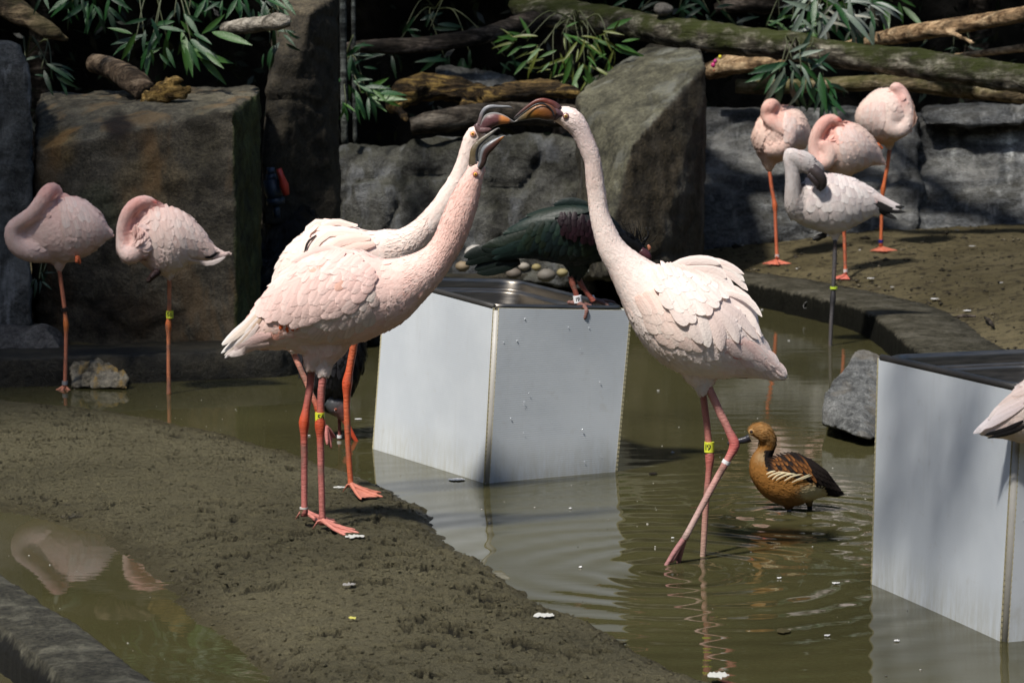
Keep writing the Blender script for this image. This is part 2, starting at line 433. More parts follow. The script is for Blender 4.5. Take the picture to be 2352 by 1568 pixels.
# ------------------------------------------------------------------ ground and water
def struct(o, kind='structure'): o['kind'] = kind; return o
gs = 200.0
obj('ground', [(-gs, -gs, -.32), (gs, -gs, -.32), (gs, gs, -.32), (-gs, gs, -.32)], [(0, 1, 2, 3)], M_soil, kind='structure')

# sand bank in the foreground
_edge = [(-260, 880), (-60, 905), (0, 915), (150, 927), (280, 945), (390, 968), (520, 998), (640, 1032), (760, 1075), (850, 1098), (880, 1112), (960, 1165), (1050, 1250),
         (1130, 1310), (1230, 1365), (1330, 1420), (1450, 1490), (1600, 1552), (1760, 1600), (1900, 1680), (1950, 1760), (1800, 1800), (900, 1790), (700, 1720), (640, 1600),
         (590, 1500), (470, 1430), (400, 1350), (300, 1280), (210, 1225), (90, 1190), (-40, 1165), (-260, 1140)]
bankpoly = np.array([G(u, v, 0.004)[:2] for u, v in _edge])
def sdist(Q, poly):
    n = len(poly); d = np.full(len(Q), 1e9); ins = np.zeros(len(Q), bool)
    for i in range(n):
        a = poly[i]; b = poly[(i+1) % n]; ab = b-a
        t = np.clip(((Q-a) @ ab) / (ab @ ab), 0, 1)
        d = np.minimum(d, np.hypot(*(Q - (a + t[:, None]*ab)).T))
        c = ((a[1] > Q[:, 1]) != (b[1] > Q[:, 1])) & (Q[:, 0] < (b[0]-a[0])*(Q[:, 1]-a[1])/(b[1]-a[1]+1e-12)+a[0])
        ins ^= c
    return np.where(ins, d, -d)
nx, ny = 860, 500
xs = np.linspace(-2.1, 1.25, nx); ys = np.linspace(4.05, 8.2, ny)
X, Yg = np.meshgrid(xs, ys); Q = np.stack([X.ravel(), Yg.ravel()], 1)
Q3 = np.column_stack([Q, np.zeros(len(Q))])
sd = sdist(Q, bankpoly) + .035*fbm(Q3*[5, 5, 1], 4) + .016*fbm(Q3*[40, 40, 1]+9, 4, 2.2, .6)
# the left side slopes very gently into the puddle, the pond side is steeper
side = np.clip((Q[:, 0] - (-1.15 + .0*(Q[:, 1]))) / .9, 0, 1)
zb = np.where(sd > 0, .036*(1-np.exp(-sd/(.26 - .19*side))), np.maximum(sd*(.10+.5*side), -.2))
f1 = fbm(Q3*[20, 20, 1]+3, 3); f2 = fbm(Q3*[21, 27, 1]+31, 4, 2.3, .55); f3 = fbm(Q3*[75, 110, 1]+55, 2)
amp = np.clip(sd/.05, 0, 1)*.75 + .25*np.clip((sd+.06)/.06, 0, 1)
calm = .45 + .55*np.clip(fbm(Q3*[2.2, 2.2, 1]+70, 2)*2+.6, 0, 1)
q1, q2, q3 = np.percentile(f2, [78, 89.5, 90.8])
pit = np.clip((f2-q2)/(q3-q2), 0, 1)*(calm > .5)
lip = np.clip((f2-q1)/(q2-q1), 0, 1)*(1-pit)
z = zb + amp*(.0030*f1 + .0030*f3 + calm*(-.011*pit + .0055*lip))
pc = 1 - .85*pit*np.clip(amp, 0, 1)*calm  # pits also darkened in the colour, standing in for the shade inside them
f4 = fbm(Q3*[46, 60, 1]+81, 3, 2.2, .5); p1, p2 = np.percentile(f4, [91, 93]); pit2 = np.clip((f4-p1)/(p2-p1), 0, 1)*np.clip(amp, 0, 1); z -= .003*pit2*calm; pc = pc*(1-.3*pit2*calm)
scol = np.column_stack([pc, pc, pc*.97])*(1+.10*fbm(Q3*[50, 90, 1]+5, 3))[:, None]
idx = np.arange(nx*ny).reshape(ny, nx)
Fg = np.stack([idx[:-1, :-1], idx[:-1, 1:], idx[1:, 1:], idx[1:, :-1]], -1).reshape(-1, 4)
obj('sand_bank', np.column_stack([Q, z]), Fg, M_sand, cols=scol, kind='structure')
# crumbs of sand and grit scattered over the bank
def crumbs(name, pts, r, cols, mat, seed=0):
    rg = np.random.default_rng(seed); n = len(pts)
    B0 = np.array([[1, 0, 0], [0, 1, 0], [-1, 0, 0], [0, -1, 0], [0, 0, .7], [0, 0, -.6]], float)
    V = B0[None]*r[:, None, None]*rg.uniform(.6, 1.4, (n, 6, 1)); a = rg.uniform(0, 6.28, n); ca, sa = np.cos(a)[:, None], np.sin(a)[:, None]
    X_ = V[..., 0]*ca - V[..., 1]*sa; Y_ = V[..., 0]*sa + V[..., 1]*ca; V = np.stack([X_*1.3, Y_, V[..., 2]], -1) + pts[:, None]
    F0 = np.array([[0, 1, 4], [1, 2, 4], [2, 3, 4], [3, 0, 4], [1, 0, 5], [2, 1, 5], [3, 2, 5], [0, 3, 5]])
    F_ = (F0[None] + (np.arange(n)*6)[:, None, None]).reshape(-1, 3)
    return obj(name, V.reshape(-1, 3), F_, mat, cols=np.repeat(cols, 6, 0), kind='stuff', smooth=True)
ok = np.where((sd > .01) & (Q[:, 1] < 7.6))[0]; pk = rng.choice(ok, 9000)
pp = np.column_stack([Q[pk] + rng.uniform(-.004, .004, (9000, 2)), z[pk] + .0008]); rr_ = rng.lognormal(-6.25, .42, 9000)
tag(crumbs('sand_crumbs', pp, rr_, np.repeat(rng.uniform(.75, 1.25, 9000)[:, None], 3, 1), M_sand, 3), 'small crumbs of wet sand strewn over the bank', 'sand')
def sandz(x, y): 
    i = np.argmin((Q[:, 0]-x)**2 + (Q[:, 1]-y)**2); return z[i]

water = obj('pond_water', [(-7, 2.2, 0), (7, 2.2, 0), (7, 13, 0), (-7, 13, 0)], [(0, 1, 2, 3)], M_water, kind='structure')

# ------------------------------------------------------------------ kerb round the pond (waterline points in the photograph, left to right)
kl = [(-420, 905), (-150, 893), (60, 888), (300, 880), (500, 871), (690, 858), (820, 800), (930, 740), (1040, 700), (1200, 680), (1400, 672), (1520, 676), (1640, 688), (1748, 706), (1816, 722), (1870, 734),
      (1940, 752), (1985, 770), (2030, 800), (2075, 845), (2140, 890), (2260, 960), (2420, 1040), (2650, 1160)]
kp = np.array([G(u, v, 0)[:2] for u, v in kl]); kp = catmull(kp, 8)
tt = np.gradient(kp, axis=0); tt /= np.linalg.norm(tt, axis=1)[:, None]
kn = np.stack([-tt[:, 1], tt[:, 0]], 1)
def kerb(name, pts, nrm, H, W, mat, kind='structure', i0=0, i1=None, dark=None):
    pts = pts[i0:i1]; nrm = nrm[i0:i1]
    prof = [(0.0, -.14), (0.0, -.03), (-.004, .0), (.0, H*.5), (.001, H*.93), (.007, H), (W*.3, H+.004), (W*.62, H+.003), (W*.98, H), (W+.01, H-.03), (W+.01, -.14)]
    V = []; n = len(prof); seg = 5
    P2 = np.array([pts[0]+(pts[1]-pts[0])*0]+list(pts))
    fine = []; fn = []
    for i in range(len(pts)-1):
        for k in range(seg):
            fine.append(pts[i]+(pts[i+1]-pts[i])*k/seg); fn.append(nrm[i]+(nrm[i+1]-nrm[i])*k/seg)
    fine.append(pts[-1]); fn.append(nrm[-1]); fine = np.array(fine); fn = np.array(fn)
    for (o, h) in prof: V.append(np.column_stack([fine + fn*o, np.full(len(fine), h)]))
    V = np.concatenate(V); m = len(fine)
    V += np.stack([fbm(V*9+5), fbm(V*9+15), fbm(V*9+25)*.6], 1)*[.010, .010, .004]
    V += np.stack([fbm(V*40+5, 2), fbm(V*40+15, 2), fbm(V*40+25, 2)], 1)*.004
    F = [(a*m+i, a*m+i+1, (a+1)*m+i+1, (a+1)*m+i) for a in range(n-1) for i in range(m-1)]
    return obj(name, V, F, mat, kind=kind)
KS = 8*11
kerb('pond_kerb', kp, kn, .085, .30, M_kerbdark, i1=KS+1)
kerb('pond_kerb', kp, kn, .085, .27, M_rim, i0=KS)

# bank behind the kerb: one relief sheet rising to the walls
inner = kp + kn*.26
nbx = 200; nby = 60
rows = []
far = np.column_stack([np.linspace(-4.6, 6.4, len(kp)), np.full(len(kp), 14.5)])
for j in range(nby):
    t_ = (j/(nby-1))**1.5
    rows.append(inner*(1-t_) + far*t_)
B = np.concatenate(rows); m = len(kp)
dist = np.linalg.norm(B - np.tile(inner, (nby, 1)), axis=1)
B3 = np.column_stack([B, np.zeros(len(B))])
zz = .080 + .105*(1-np.exp(-dist/1.1)) + .02*np.clip(dist, 0, 6) + .012*fbm(B3*3) + .010*fbm(B3*14+7, 3)*np.clip(dist/.1, .3, 1)
zz = np.where(B[:, 0] < -.2, .06+.02*fbm(B3*6), zz)
Fb = [(a*m+i, a*m+i+1, (a+1)*m+i+1, (a+1)*m+i) for a in range(nby-1) for i in range(m-1)]
obj('mud_bank', np.column_stack([B, zz]), Fb, M_bank, kind='structure')

# near kerb, lower left corner
nk = np.array([G(u, v, .07)[:2] for u, v in [(-330, 1090), (-150, 1215), (0, 1318), (90, 1375), (180, 1432), (270, 1498), (365, 1570), (480, 1660), (640, 1790)]]); nk = catmull(nk, 5)
tn = np.gradient(nk, axis=0); tn /= np.linalg.norm(tn, axis=1)[:, None]
kerb('near_kerb', nk[::-1], np.stack([tn[:, 1], -tn[:, 0]], 1)[::-1], .07, .125, M_near)

# ------------------------------------------------------------------ rocks
def rock(name, label, pts, mat, voxel=.03, amp=.02, freq=3.0, group=None, chips=.012, strata=None, cat='rock', stains=(), facing=()):
    W = [P(*p) for p in pts]; V, F = hull(W)
    voxel *= .5; V, F = remesh([(V, F)], voxel, 0)
    Nn = normals_of(V, F); S_ = np.array(strata if strata else (1, 1, 1.0))
    d = amp*fbm(V*freq*S_+3.1, 4) + chips*fbm(V*freq*4*S_+9, 3)
    # ledges: ridged
    rg_ = 1-np.abs(fbm(V*freq*2.6*S_+70, 3))*4; d -= .010*np.clip(rg_, 0, 1)**3*(chips/.025)
    d += .006*fbm(V*24*S_, 3) + .0025*fbm(V*70, 2)
    d -= chips*1.6*np.clip(np.abs(fbm(V*freq*1.3*S_+40, 2))*-6+.5, 0, .5)
    V = V + Nn*d[:, None]
    uv = proj(V); cc = np.ones((len(V), 3)); wob = fbm(V*9, 3)
    for (su, sv, ru, rv, col) in stains:
        g = np.clip(1.6-1.6*(((uv[:, 0]-su)/ru)**2 + ((uv[:, 1]-sv)/rv)**2 + wob*1.2), 0, 1)[:, None]; cc = cc*(1-g) + cc*np.array(col)*g
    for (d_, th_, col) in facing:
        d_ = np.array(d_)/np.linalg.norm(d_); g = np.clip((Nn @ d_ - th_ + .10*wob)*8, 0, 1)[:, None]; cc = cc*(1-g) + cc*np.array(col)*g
    c = V.mean(0); c[2] = max(V[:, 2].min(), 0)
    o = obj(name, V, F, mat, loc=c, smooth=True, cols=cc); tag(o, label, cat, group); return o
RK_brown = mat_rock('brown_basalt', (.012, .010, .007), (.044, .038, .027), (.098, .085, .060), 3.2, None, 0, stain=(.13, .08, .035), stainamt=.45, bd=.010, vcol=True)
RK_grey = mat_rock('grey_basalt', (.022, .022, .020), (.05, .051, .047), (.10, .10, .092), 2.6, None, 0, stain=(.30, .30, .28), stainamt=.25, bd=.012, streaks=.25)
RK_mott = mat_rock('mottled_wall_rock', (.008, .008, .007), (.045, .045, .039), (.15, .15, .14), 5.0, (.05, .05, .02), .25, bd=.02, stain=(.30, .32, .35), stainamt=.30)
RK_dark = mat_rock('dark_slab', (.010, .009, .006), (.026, .021, .013), (.055, .045, .028), 2.5, None, 0, bd=.010, vcol=True)
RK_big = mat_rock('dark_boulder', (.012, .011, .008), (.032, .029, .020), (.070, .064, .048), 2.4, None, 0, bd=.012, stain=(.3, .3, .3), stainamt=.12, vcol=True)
RK_wall = mat_rock('pale_slab', (.035, .037, .038), (.088, .093, .097), (.17, .175, .175), 2.2, (.06, .05, .02), .2, stretch=(1, 1, 2.2), bd=.016, stain=(.5, .5, .48), stainamt=.3, streaks=.35, vcol=True)
RK_wet = mat_rock('wet_black_rock', (.0015, .0015, .002), (.004, .004, .004), (.012, .012, .013), 6, None, 0, rough=.18, bd=.03, spec=.5)
RK_lime = mat_rock('pale_stained_stone', (.03, .03, .03), (.16, .14, .10), (.42, .38, .30), 9, None, 0, stain=(.34, .22, .06), stainamt=.8, bd=.01)
RK_moss = mat_rock('algae_covered_rock', (.016, .020, .005), (.035, .042, .010), (.06, .065, .022), 5, None, 0, bd=.01, stretch=(1, 1, .4))
RK_ledge = mat_rock('speckled_ledge', (.03, .028, .025), (.095, .088, .078), (.20, .185, .165), 12, None, 0, bd=.008)

rock('rock_block', 'big square brown block with flat top behind the two sleeping flamingos', [(78, 345, 8.8), (180, 300, 8.85), (300, 300, 8.8), (540, 250, 8.75), (88, 880, 8.85), (548, 880, 8.7),
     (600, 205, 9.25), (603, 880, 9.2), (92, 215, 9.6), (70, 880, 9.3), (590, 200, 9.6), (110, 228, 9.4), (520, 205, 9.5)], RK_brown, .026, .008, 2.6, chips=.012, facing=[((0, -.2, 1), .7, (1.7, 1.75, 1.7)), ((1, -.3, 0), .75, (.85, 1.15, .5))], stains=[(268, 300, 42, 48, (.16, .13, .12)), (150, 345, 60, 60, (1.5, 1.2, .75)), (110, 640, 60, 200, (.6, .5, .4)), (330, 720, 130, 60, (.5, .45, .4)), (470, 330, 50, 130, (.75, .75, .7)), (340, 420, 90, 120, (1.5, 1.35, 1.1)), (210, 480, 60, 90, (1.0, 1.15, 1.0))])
rock('rock_slab', 'tall grey slab at the left edge of the picture', [(-190, 105, 8.8), (38, 98, 8.85), (66, 160, 8.8), (72, 300, 8.78), (74, 760, 8.7), (-190, 760, 8.7), (-190, 80, 9.3), (45, 110, 9.3), (70, 760, 9.2)], RK_grey, .026, .022, 3)
rock('ledge_stone', 'rough speckled grey ledge stone under the tall slab by the water', [(-200, 745, 8.65), (110, 742, 8.6), (140, 790, 8.5), (172, 850, 8.45), (165, 900, 8.45), (-200, 905, 8.4), (-200, 745, 9.0), (140, 745, 8.9), (150, 890, 8.8)], RK_ledge, .022, .03, 4)
rock('stained_stone', 'small white and yellow stained stone at the waterline between sleeping flamingos', [(160, 834, 8.30), (215, 816, 8.34), (262, 838, 8.28), (295, 858, 8.24), (292, 892, 8.20), (165, 894, 8.22), (170, 822, 8.5), (280, 850, 8.5)], RK_lime, .012, .012, 9)
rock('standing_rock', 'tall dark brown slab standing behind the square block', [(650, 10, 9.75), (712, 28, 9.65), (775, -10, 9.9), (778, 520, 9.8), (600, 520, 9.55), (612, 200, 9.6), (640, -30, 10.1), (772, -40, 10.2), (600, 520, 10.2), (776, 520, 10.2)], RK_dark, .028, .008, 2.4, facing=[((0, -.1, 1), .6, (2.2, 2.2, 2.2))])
rock('wall_boulder', 'low mottled grey boulder wall behind the dark ibis', [(758, 360, 11.0), (815, 332, 11.05), (1000, 340, 11.0), (1150, 325, 11.05), (1250, 322, 11.0), (1350, 335, 11.0), (1365, 660, 10.9), (760, 660, 10.9),
     (760, 335, 11.6), (1350, 322, 11.6), (1350, 660, 11.5), (780, 660, 11.5)], RK_mott, .032, .075, 2.6, chips=.03)
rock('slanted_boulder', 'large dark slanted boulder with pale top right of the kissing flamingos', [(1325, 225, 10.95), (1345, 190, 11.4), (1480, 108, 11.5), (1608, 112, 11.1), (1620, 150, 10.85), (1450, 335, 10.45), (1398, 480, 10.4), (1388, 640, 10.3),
     (1500, 640, 10.4), (1614, 620, 10.75), (1322, 640, 10.9), (1612, 116, 11.6), (1616, 600, 11.5), (1330, 600, 11.7)], RK_big, .03, .007, 2.2, chips=.012, stains=[(1585, 135, 50, 24, (1.3, 1.35, 1.5))], facing=[((-.5, -.4, .75), .72, (1.75, 1.85, 1.75)), ((.45, -.9, .1), .80, (.62, .52, .38))])  # sun-facing plane paler, front darker: weathering and light both put into the colour
rock('rock_shard', 'small grey shard leaning behind the slanted boulder', [(1430, 150, 11.75), (1500, 98, 11.8), (1535, 100, 11.75), (1500, 170, 11.7), (1440, 190, 11.7), (1500, 100, 12.0), (1520, 170, 12.0), (1430, 180, 12)], RK_big, .022, .01, 4)
rock('wall_slab', 'long grey layered wall slab behind the three sleeping flamingos', [(1612, 262, 12.0), (1800, 262, 12.0), (2095, 258, 12.0), (2110, 330, 11.9), (2110, 560, 11.75), (1600, 580, 11.6), (1612, 255, 12.6), (2090, 250, 12.6), (2100, 560, 12.4), (1610, 560, 12.4)], RK_wall, .032, .05, 2.0, strata=(.6, 1, 2.2), chips=.03)
rock('wall_slab', 'pale grey wall slab at the right edge streaked with white', [(2098, 330, 12.0), (2130, 285, 12.05), (2500, 275, 12.0), (2520, 560, 11.7), (2095, 560, 11.75), (2100, 270, 12.6), (2520, 260, 12.6), (2520, 560, 12.4)], RK_wall, .032, .05, 2.0, strata=(.6, 1, 2.2), chips=.03, stains=[(2190, 320, 12, 70, (2.6, 2.6, 2.5)), (2280, 318, 70, 12, (2.8, 2.8, 2.7)), (2320, 380, 10, 70, (2.2, 2.2, 2.2)), (2340, 340, 50, 40, (1.8, 1.8, 1.8))])
rock('cap_stone', 'flat cap stone lying on the right end of the slab wall', [(2110, 262, 11.95), (2135, 248, 11.95), (2500, 238, 11.9), (2500, 283, 11.85), (2120, 288, 11.9), (2130, 245, 12.5), (2500, 235, 12.5), (2500, 283, 12.5)], RK_wall, .022, .018, 4)
rock('corner_stone', 'upright grey pointed stone in the water beside the right white box', [(1886, 935, 7.30), (1895, 905, 7.34), (1962, 808, 7.55), (2000, 803, 7.58), (2040, 830, 7.55), (2055, 1010, 7.2), (1985, 1008, 7.1), (1920, 985, 7.2), (1888, 975, 7.28), (1970, 806, 7.7), (2040, 980, 7.7), (1900, 970, 7.6)], mat_rock('grey_stone', (.05, .052, .05), (.10, .102, .098), (.19, .19, .18), 5, None, 0, bd=.01, stain=(.14, .12, .09), stainamt=.5), .014, .006, 5, chips=.004)
rock('flat_stone', 'thin flat grey stone lying behind the rotten logs', [(1000, 158, 11.7), (1012, 148, 11.75), (1175, 176, 11.7), (1190, 192, 11.65), (1100, 205, 11.6), (1002, 185, 11.6), (1010, 150, 12), (1180, 180, 12)], RK_grey, .02, .008, 5)
rock('wet_rock', 'glossy wet black rock mound behind the pair of pink flamingos', [(560, 560, 9.6), (620, 500, 9.7), (720, 492, 9.7), (800, 510, 9.7), (860, 600, 9.6), (880, 760, 9.3), (700, 865, 8.9), (550, 875, 8.85), (560, 560, 10.1), (860, 560, 10.3)], RK_wet, .022, .10, 5.5, chips=.05)
# pebbles behind the ibis
for i, (u, v, r, c, lab) in enumerate([
    (1092, 580, 26, (.55, .52, .48), 'large white pebble left of the ibis tail'), (1232, 614, 11, (.34, .28, .12), 'small yellow pebble under the ibis belly'), (1204, 612, 13, (.40, .36, .30), 'cream pebble under the ibis wing'),
    (1292, 626, 13, (.36, .30, .14), 'round yellow pebble beside the ibis leg'), (1342, 624, 12, (.34, .36, .32), 'pale grey pebble right of the ibis leg'), (1255, 632, 22, (.20, .18, .15), 'flat brown pebble at the pond edge'),
    (1180, 628, 18, (.17, .14, .11), 'brown pebble under the ibis tail'), (1062, 612, 16, (.34, .26, .16), 'tan pebble beside the white pebble'), (1400, 632, 20, (.10, .095, .08), 'dark pebble behind the ibis feet'),
    (1140, 618, 14, (.24, .21, .17), 'grey brown pebble under the ibis tail tip'), (1440, 622, 15, (.12, .11, .09), 'dull brown pebble behind the ibis head')]):
    g = P(u, v, 10.55 if u > 1100 else 10.4); k = PX(10.5)*r
    V, F = sweep([g+[-k, 0, 0], g+[-k*.8, 0, 0], g+[-.3*k, 0, 0], g+[.3*k, 0, 0], g+[k*.8, 0, 0], g+[k, 0, 0]], [k*.1, k*.45, k*.72, k*.7, k*.42, k*.1], [k*.1, k*.6, k, k, k*.6, k*.1], 12)
    V = V + (fbm(V*12+i)*k*.18)[:, None]*(V-g)/k
    tag(obj('pebble', V, F, mat_plain('pebble_%s' % 'abcdefghijkl'[i], tuple(x*.6 for x in c), .7), loc=g), lab, 'pebble', 'pebbles along the back edge of the pond')

# ------------------------------------------------------------------ logs and branches
def wood(name, label, pathpx, mat, n=18, sub=8, amp=.10, mbs=(), cat='log', broken=0.0, seed=0, voxel=None, sy=1.0):
    A = catmull([(u, v, Y, r) for u, v, Y, r in pathpx], sub)
    C = np.array([P(a[0], a[1], a[2]) for a in A]); rr = np.array([a[3]*PX(a[2]) for a in A])
    V, F = sweep(C, rr, rr*sy, n)
    sets = [(V, F)]
    for mb in mbs:
        A2 = catmull(mb, 5); C2 = np.array([P(a[0], a[1], a[2]) for a in A2]); sets.append(sweep(C2, [a[3]*PX(a[2]) for a in A2], None, 10))
    if mbs or voxel: V, F = remesh(sets, voxel or .012, 2)
    Nn = normals_of(V, F); rm = rr.mean()
    ax = C[-1]-C[0]; ax /= np.linalg.norm(ax); al = V @ ax
    Vs = V - np.outer(al, ax)*.75
    d = rm*amp*(fbm(Vs/rm*.9+seed, 4)) + rm*amp*.5*fbm(V/rm*1.6+seed+5, 3)
    V = V + Nn*d[:, None]
    c = C[0]; o = obj(name, V, F, mat, loc=c); tag(o, label, cat); return o
W_moss = mat_wood('mossy_bark', (.03, .026, .018), (.09, .08, .06), (.30, .28, .22), (.028, .035, .006), .95)
W_dark = mat_wood('dark_bark', (.008, .006, .004), (.03, .024, .018), (.11, .09, .075))
W_tan = mat_wood('peeled_tan_wood', (.10, .06, .03), (.30, .20, .11), (.48, .35, .21))
W_rot = mat_wood('rotten_wood', (.012, .008, .004), (.065, .042, .018), (.26, .17, .05), bd=.014)
W_yel = mat_wood('broken_yellow_wood', (.06, .035, .012), (.22, .14, .04), (.42, .28, .10), bd=.012)
wood('mossy_log', 'long mossy fallen trunk slanting across the top right', [(1180, 8, 11.9, 22), (1240, 28, 11.8, 36), (1400, 50, 11.7, 34), (1560, 74, 11.5, 34), (1760, 100, 11.4, 33), (1960, 130, 11.3, 34), (2140, 152, 11.2, 33), (2350, 182, 11.1, 32), (2560, 215, 11.0, 32)], W_moss, amp=.30,
     mbs=[[(1290, 40, 11.75, 20), (1320, 70, 11.7, 14), (1322, 84, 11.7, 5)]])
wood('dark_branch', 'dark curved branch running left from the mossy trunk', [(1260, 35, 11.8, 24), (1180, 62, 11.7, 22), (1080, 88, 11.6, 19), (960, 104, 11.6, 18), (860, 108, 11.6, 15), (785, 108, 11.6, 10)], W_dark, amp=.25, cat='branch')
wood('peeled_branch', 'thick tan peeled branch with a side stub at top right', [(1930, 110, 11.7, 12), (2000, 93, 11.6, 16), (2120, 72, 11.4, 21), (2240, 52, 11.3, 19), (2360, 32, 11.2, 19), (2520, 0, 11.1, 20)], W_tan, amp=.16, cat='branch',
     mbs=[[(2130, 72, 11.35, 14), (2180, 76, 11.3, 10), (2212, 88, 11.2, 7), (2238, 100, 11.15, 6)]])
wood('peeled_branch', 'thin tan branch below the thick peeled one at the right edge', [(2170, 132, 11.5, 5), (2240, 124, 11.4, 7), (2352, 110, 11.3, 9), (2480, 92, 11.2, 10)], W_tan, amp=.15, cat='branch')
wood('lower_log', 'long lower log with sawn left end above the slab wall', [(1690, 198, 11.6, 16), (1760, 200, 11.6, 17), (1900, 196, 11.6, 17), (2050, 190, 11.55, 18), (2180, 202, 11.5, 20), (2300, 216, 11.4, 20), (2520, 226, 11.3, 20)], mat_wood('grey_mossy_bark', (.04, .03, .018), (.15, .115, .065), (.34, .28, .19), (.06, .065, .015), .6), amp=.2)
wood('log_stub', 'short rough tan log between the slanted boulder and hanging leaves', [(1625, 165, 11.9, 18), (1680, 150, 11.85, 24), (1740, 148, 11.8, 20), (1800, 140, 11.8, 12)], W_tan, amp=.4)
wood('rotten_log', 'rotten hollow log with ragged left end above the boulder wall', [(898, 245, 11.2, 16), (930, 215, 11.2, 30), (985, 200, 11.25, 32), (1060, 212, 11.25, 32), (1120, 222, 11.2, 26), (1140, 226, 11.2, 18)], W_rot, amp=.55,
     mbs=[[(900, 240, 11.2, 14), (925, 262, 11.15, 12), (935, 280, 11.1, 7)], [(1060, 235, 11.1, 12), (1095, 248, 11.1, 8), (1130, 258, 11.1, 4)]], seed=3)
wood('split_log', 'split yellow brown log half behind the flamingo beaks', [(1110, 222, 11.1, 18), (1180, 210, 11.15, 24), (1250, 205, 11.15, 22), (1310, 212, 11.1, 15), (1330, 218, 11.1, 6)], W_rot, amp=.5, seed=8)
wood('bark_log', 'grey brown log lying lowest over the boulder wall', [(945, 290, 11.0, 20), (1000, 280, 11.0, 26), (1100, 264, 11.05, 28), (1200, 262, 11.1, 28), (1330, 268, 11.1, 24)], mat_wood('grey_bark', (.02, .016, .012), (.055, .045, .034), (.12, .105, .085)), amp=.25, seed=4)
lg = wood('broken_log', 'broken log with splintered yellow end above the square block', [(215, 145, 9.5, 22), (260, 160, 9.4, 24), (310, 190, 9.25, 28), (335, 215, 9.2, 26)], mat_wood('weathered_brown', (.03, .02, .012), (.10, .07, .045), (.20, .15, .10)), amp=.28)
wood_end = []
A = catmull([(325, 232, 9.15, 10), (350, 222, 9.1, 18), (385, 205, 9.08, 20), (408, 188, 9.05, 13), (413, 178, 9.05, 6)], 5)
B_ = catmull([(330, 235, 9.12, 10), (370, 232, 9.08, 11), (410, 218, 9.05, 10), (436, 204, 9.05, 4)], 5)
sets = [sweep([P(*a[:3]) for a in K], [a[3]*PX(9.1) for a in K], None, 12) for K in (A, B_)]
V, F = remesh(sets, .008, 1); V = V + normals_of(V, F)*(.022*fbm(V*[14, 14, 60], 3)+.008*fbm(V*90, 2))[:, None]
obj('splintered_end', V, F, W_yel, lg)
wood('corner_log', 'rough dark log slanting down in the top left corner', [(-60, -30, 9.6, 34), (20, 15, 9.5, 30), (70, 45, 9.45, 24), (120, 75, 9.4, 16), (158, 92, 9.4, 5)], mat_wood('mossy_dark_bark', (.02, .015, .008), (.07, .05, .03), (.16, .12, .07), (.035, .035, .008), .5), amp=.45, seed=2)
wood('grey_log', 'short grey log with knobbly broken end beneath the upper leaves', [(515, 66, 9.3, 14), (560, 60, 9.25, 18), (610, 54, 9.2, 18), (640, 50, 9.15, 20), (668, 50, 9.15, 12)], mat_wood('grey_wood', (.05, .045, .035), (.17, .15, .12), (.32, .29, .24)), amp=.22, seed=6)
for (u, Y, r, lab) in [(788, 10.6, 8, 'thin grey upright cane beside the tall brown slab'), (812, 11.0, 5, 'thinner dark upright cane right of the grey one')]:
    A = [(u, -120, Y, r), (u, 60, Y, r), (u+2, 200, Y, r), (u+4, 330, Y, r)]
    wood('cane', lab, A, mat_wood('cane_bark', (.02, .022, .02), (.05, .055, .05), (.10, .11, .10)), amp=.1, cat='cane')
wood('round_stone_on_log', 'small round stone resting on the mossy trunk near the top', [(1503, 25, 11.5, 5), (1510, 23, 11.5, 13), (1525, 22, 11.5, 15), (1540, 24, 11.5, 10), (1546, 26, 11.5, 3)], RK_ledge, amp=.1, cat='stone').name = 'round_stone'
wood('backdrop_log', 'dim thick log barely visible in the dark behind the mossy trunk', [(1640, 20, 12.4, 10), (1720, 5, 12.4, 26), (1780, 0, 12.4, 30), (1900, -20, 12.4, 25)], W_dark, amp=.4).name = 'shadowed_log'

# ------------------------------------------------------------------ valve
vy = 9.5; k = PX(vy)
vt = thing('pipe_valve', 'dark blue pipe valve with red handle in the gap beside the block', 'valve', P(630, 480, vy))
Mblue = mat_plain('blue_pvc', (.02, .035, .06), .45); Mred = mat_plain('red_handle', (.55, .05, .03), .4)
mb = MB()
for pth in ([(622, 385, 9), (622, 400, 10)], [(622, 400, 12), (624, 418, 13)], [(624, 412, 20), (628, 440, 21), (632, 455, 18)], [(632, 455, 22), (634, 470, 21)], [(634, 470, 9), (636, 500, 8)], [(628, 430, 9), (648, 424, 8)]):
    A = [P(u, v, vy) for u, v, r in pth]; V, F = sweep(A, [r*k for u, v, r in pth], None, 16); mb.add(V, F)
mb.build('valve_body', Mblue, vt)
V, F = sweep([P(640, 388, vy-.03), P(646, 405, vy-.03), P(652, 425, vy-.03), P(658, 448, vy-.03)], np.array([7, 7, 11, 7])*k, np.array([16, 15, 14, 12])*k, 12)
obj('valve_handle', V, F, Mred, vt)
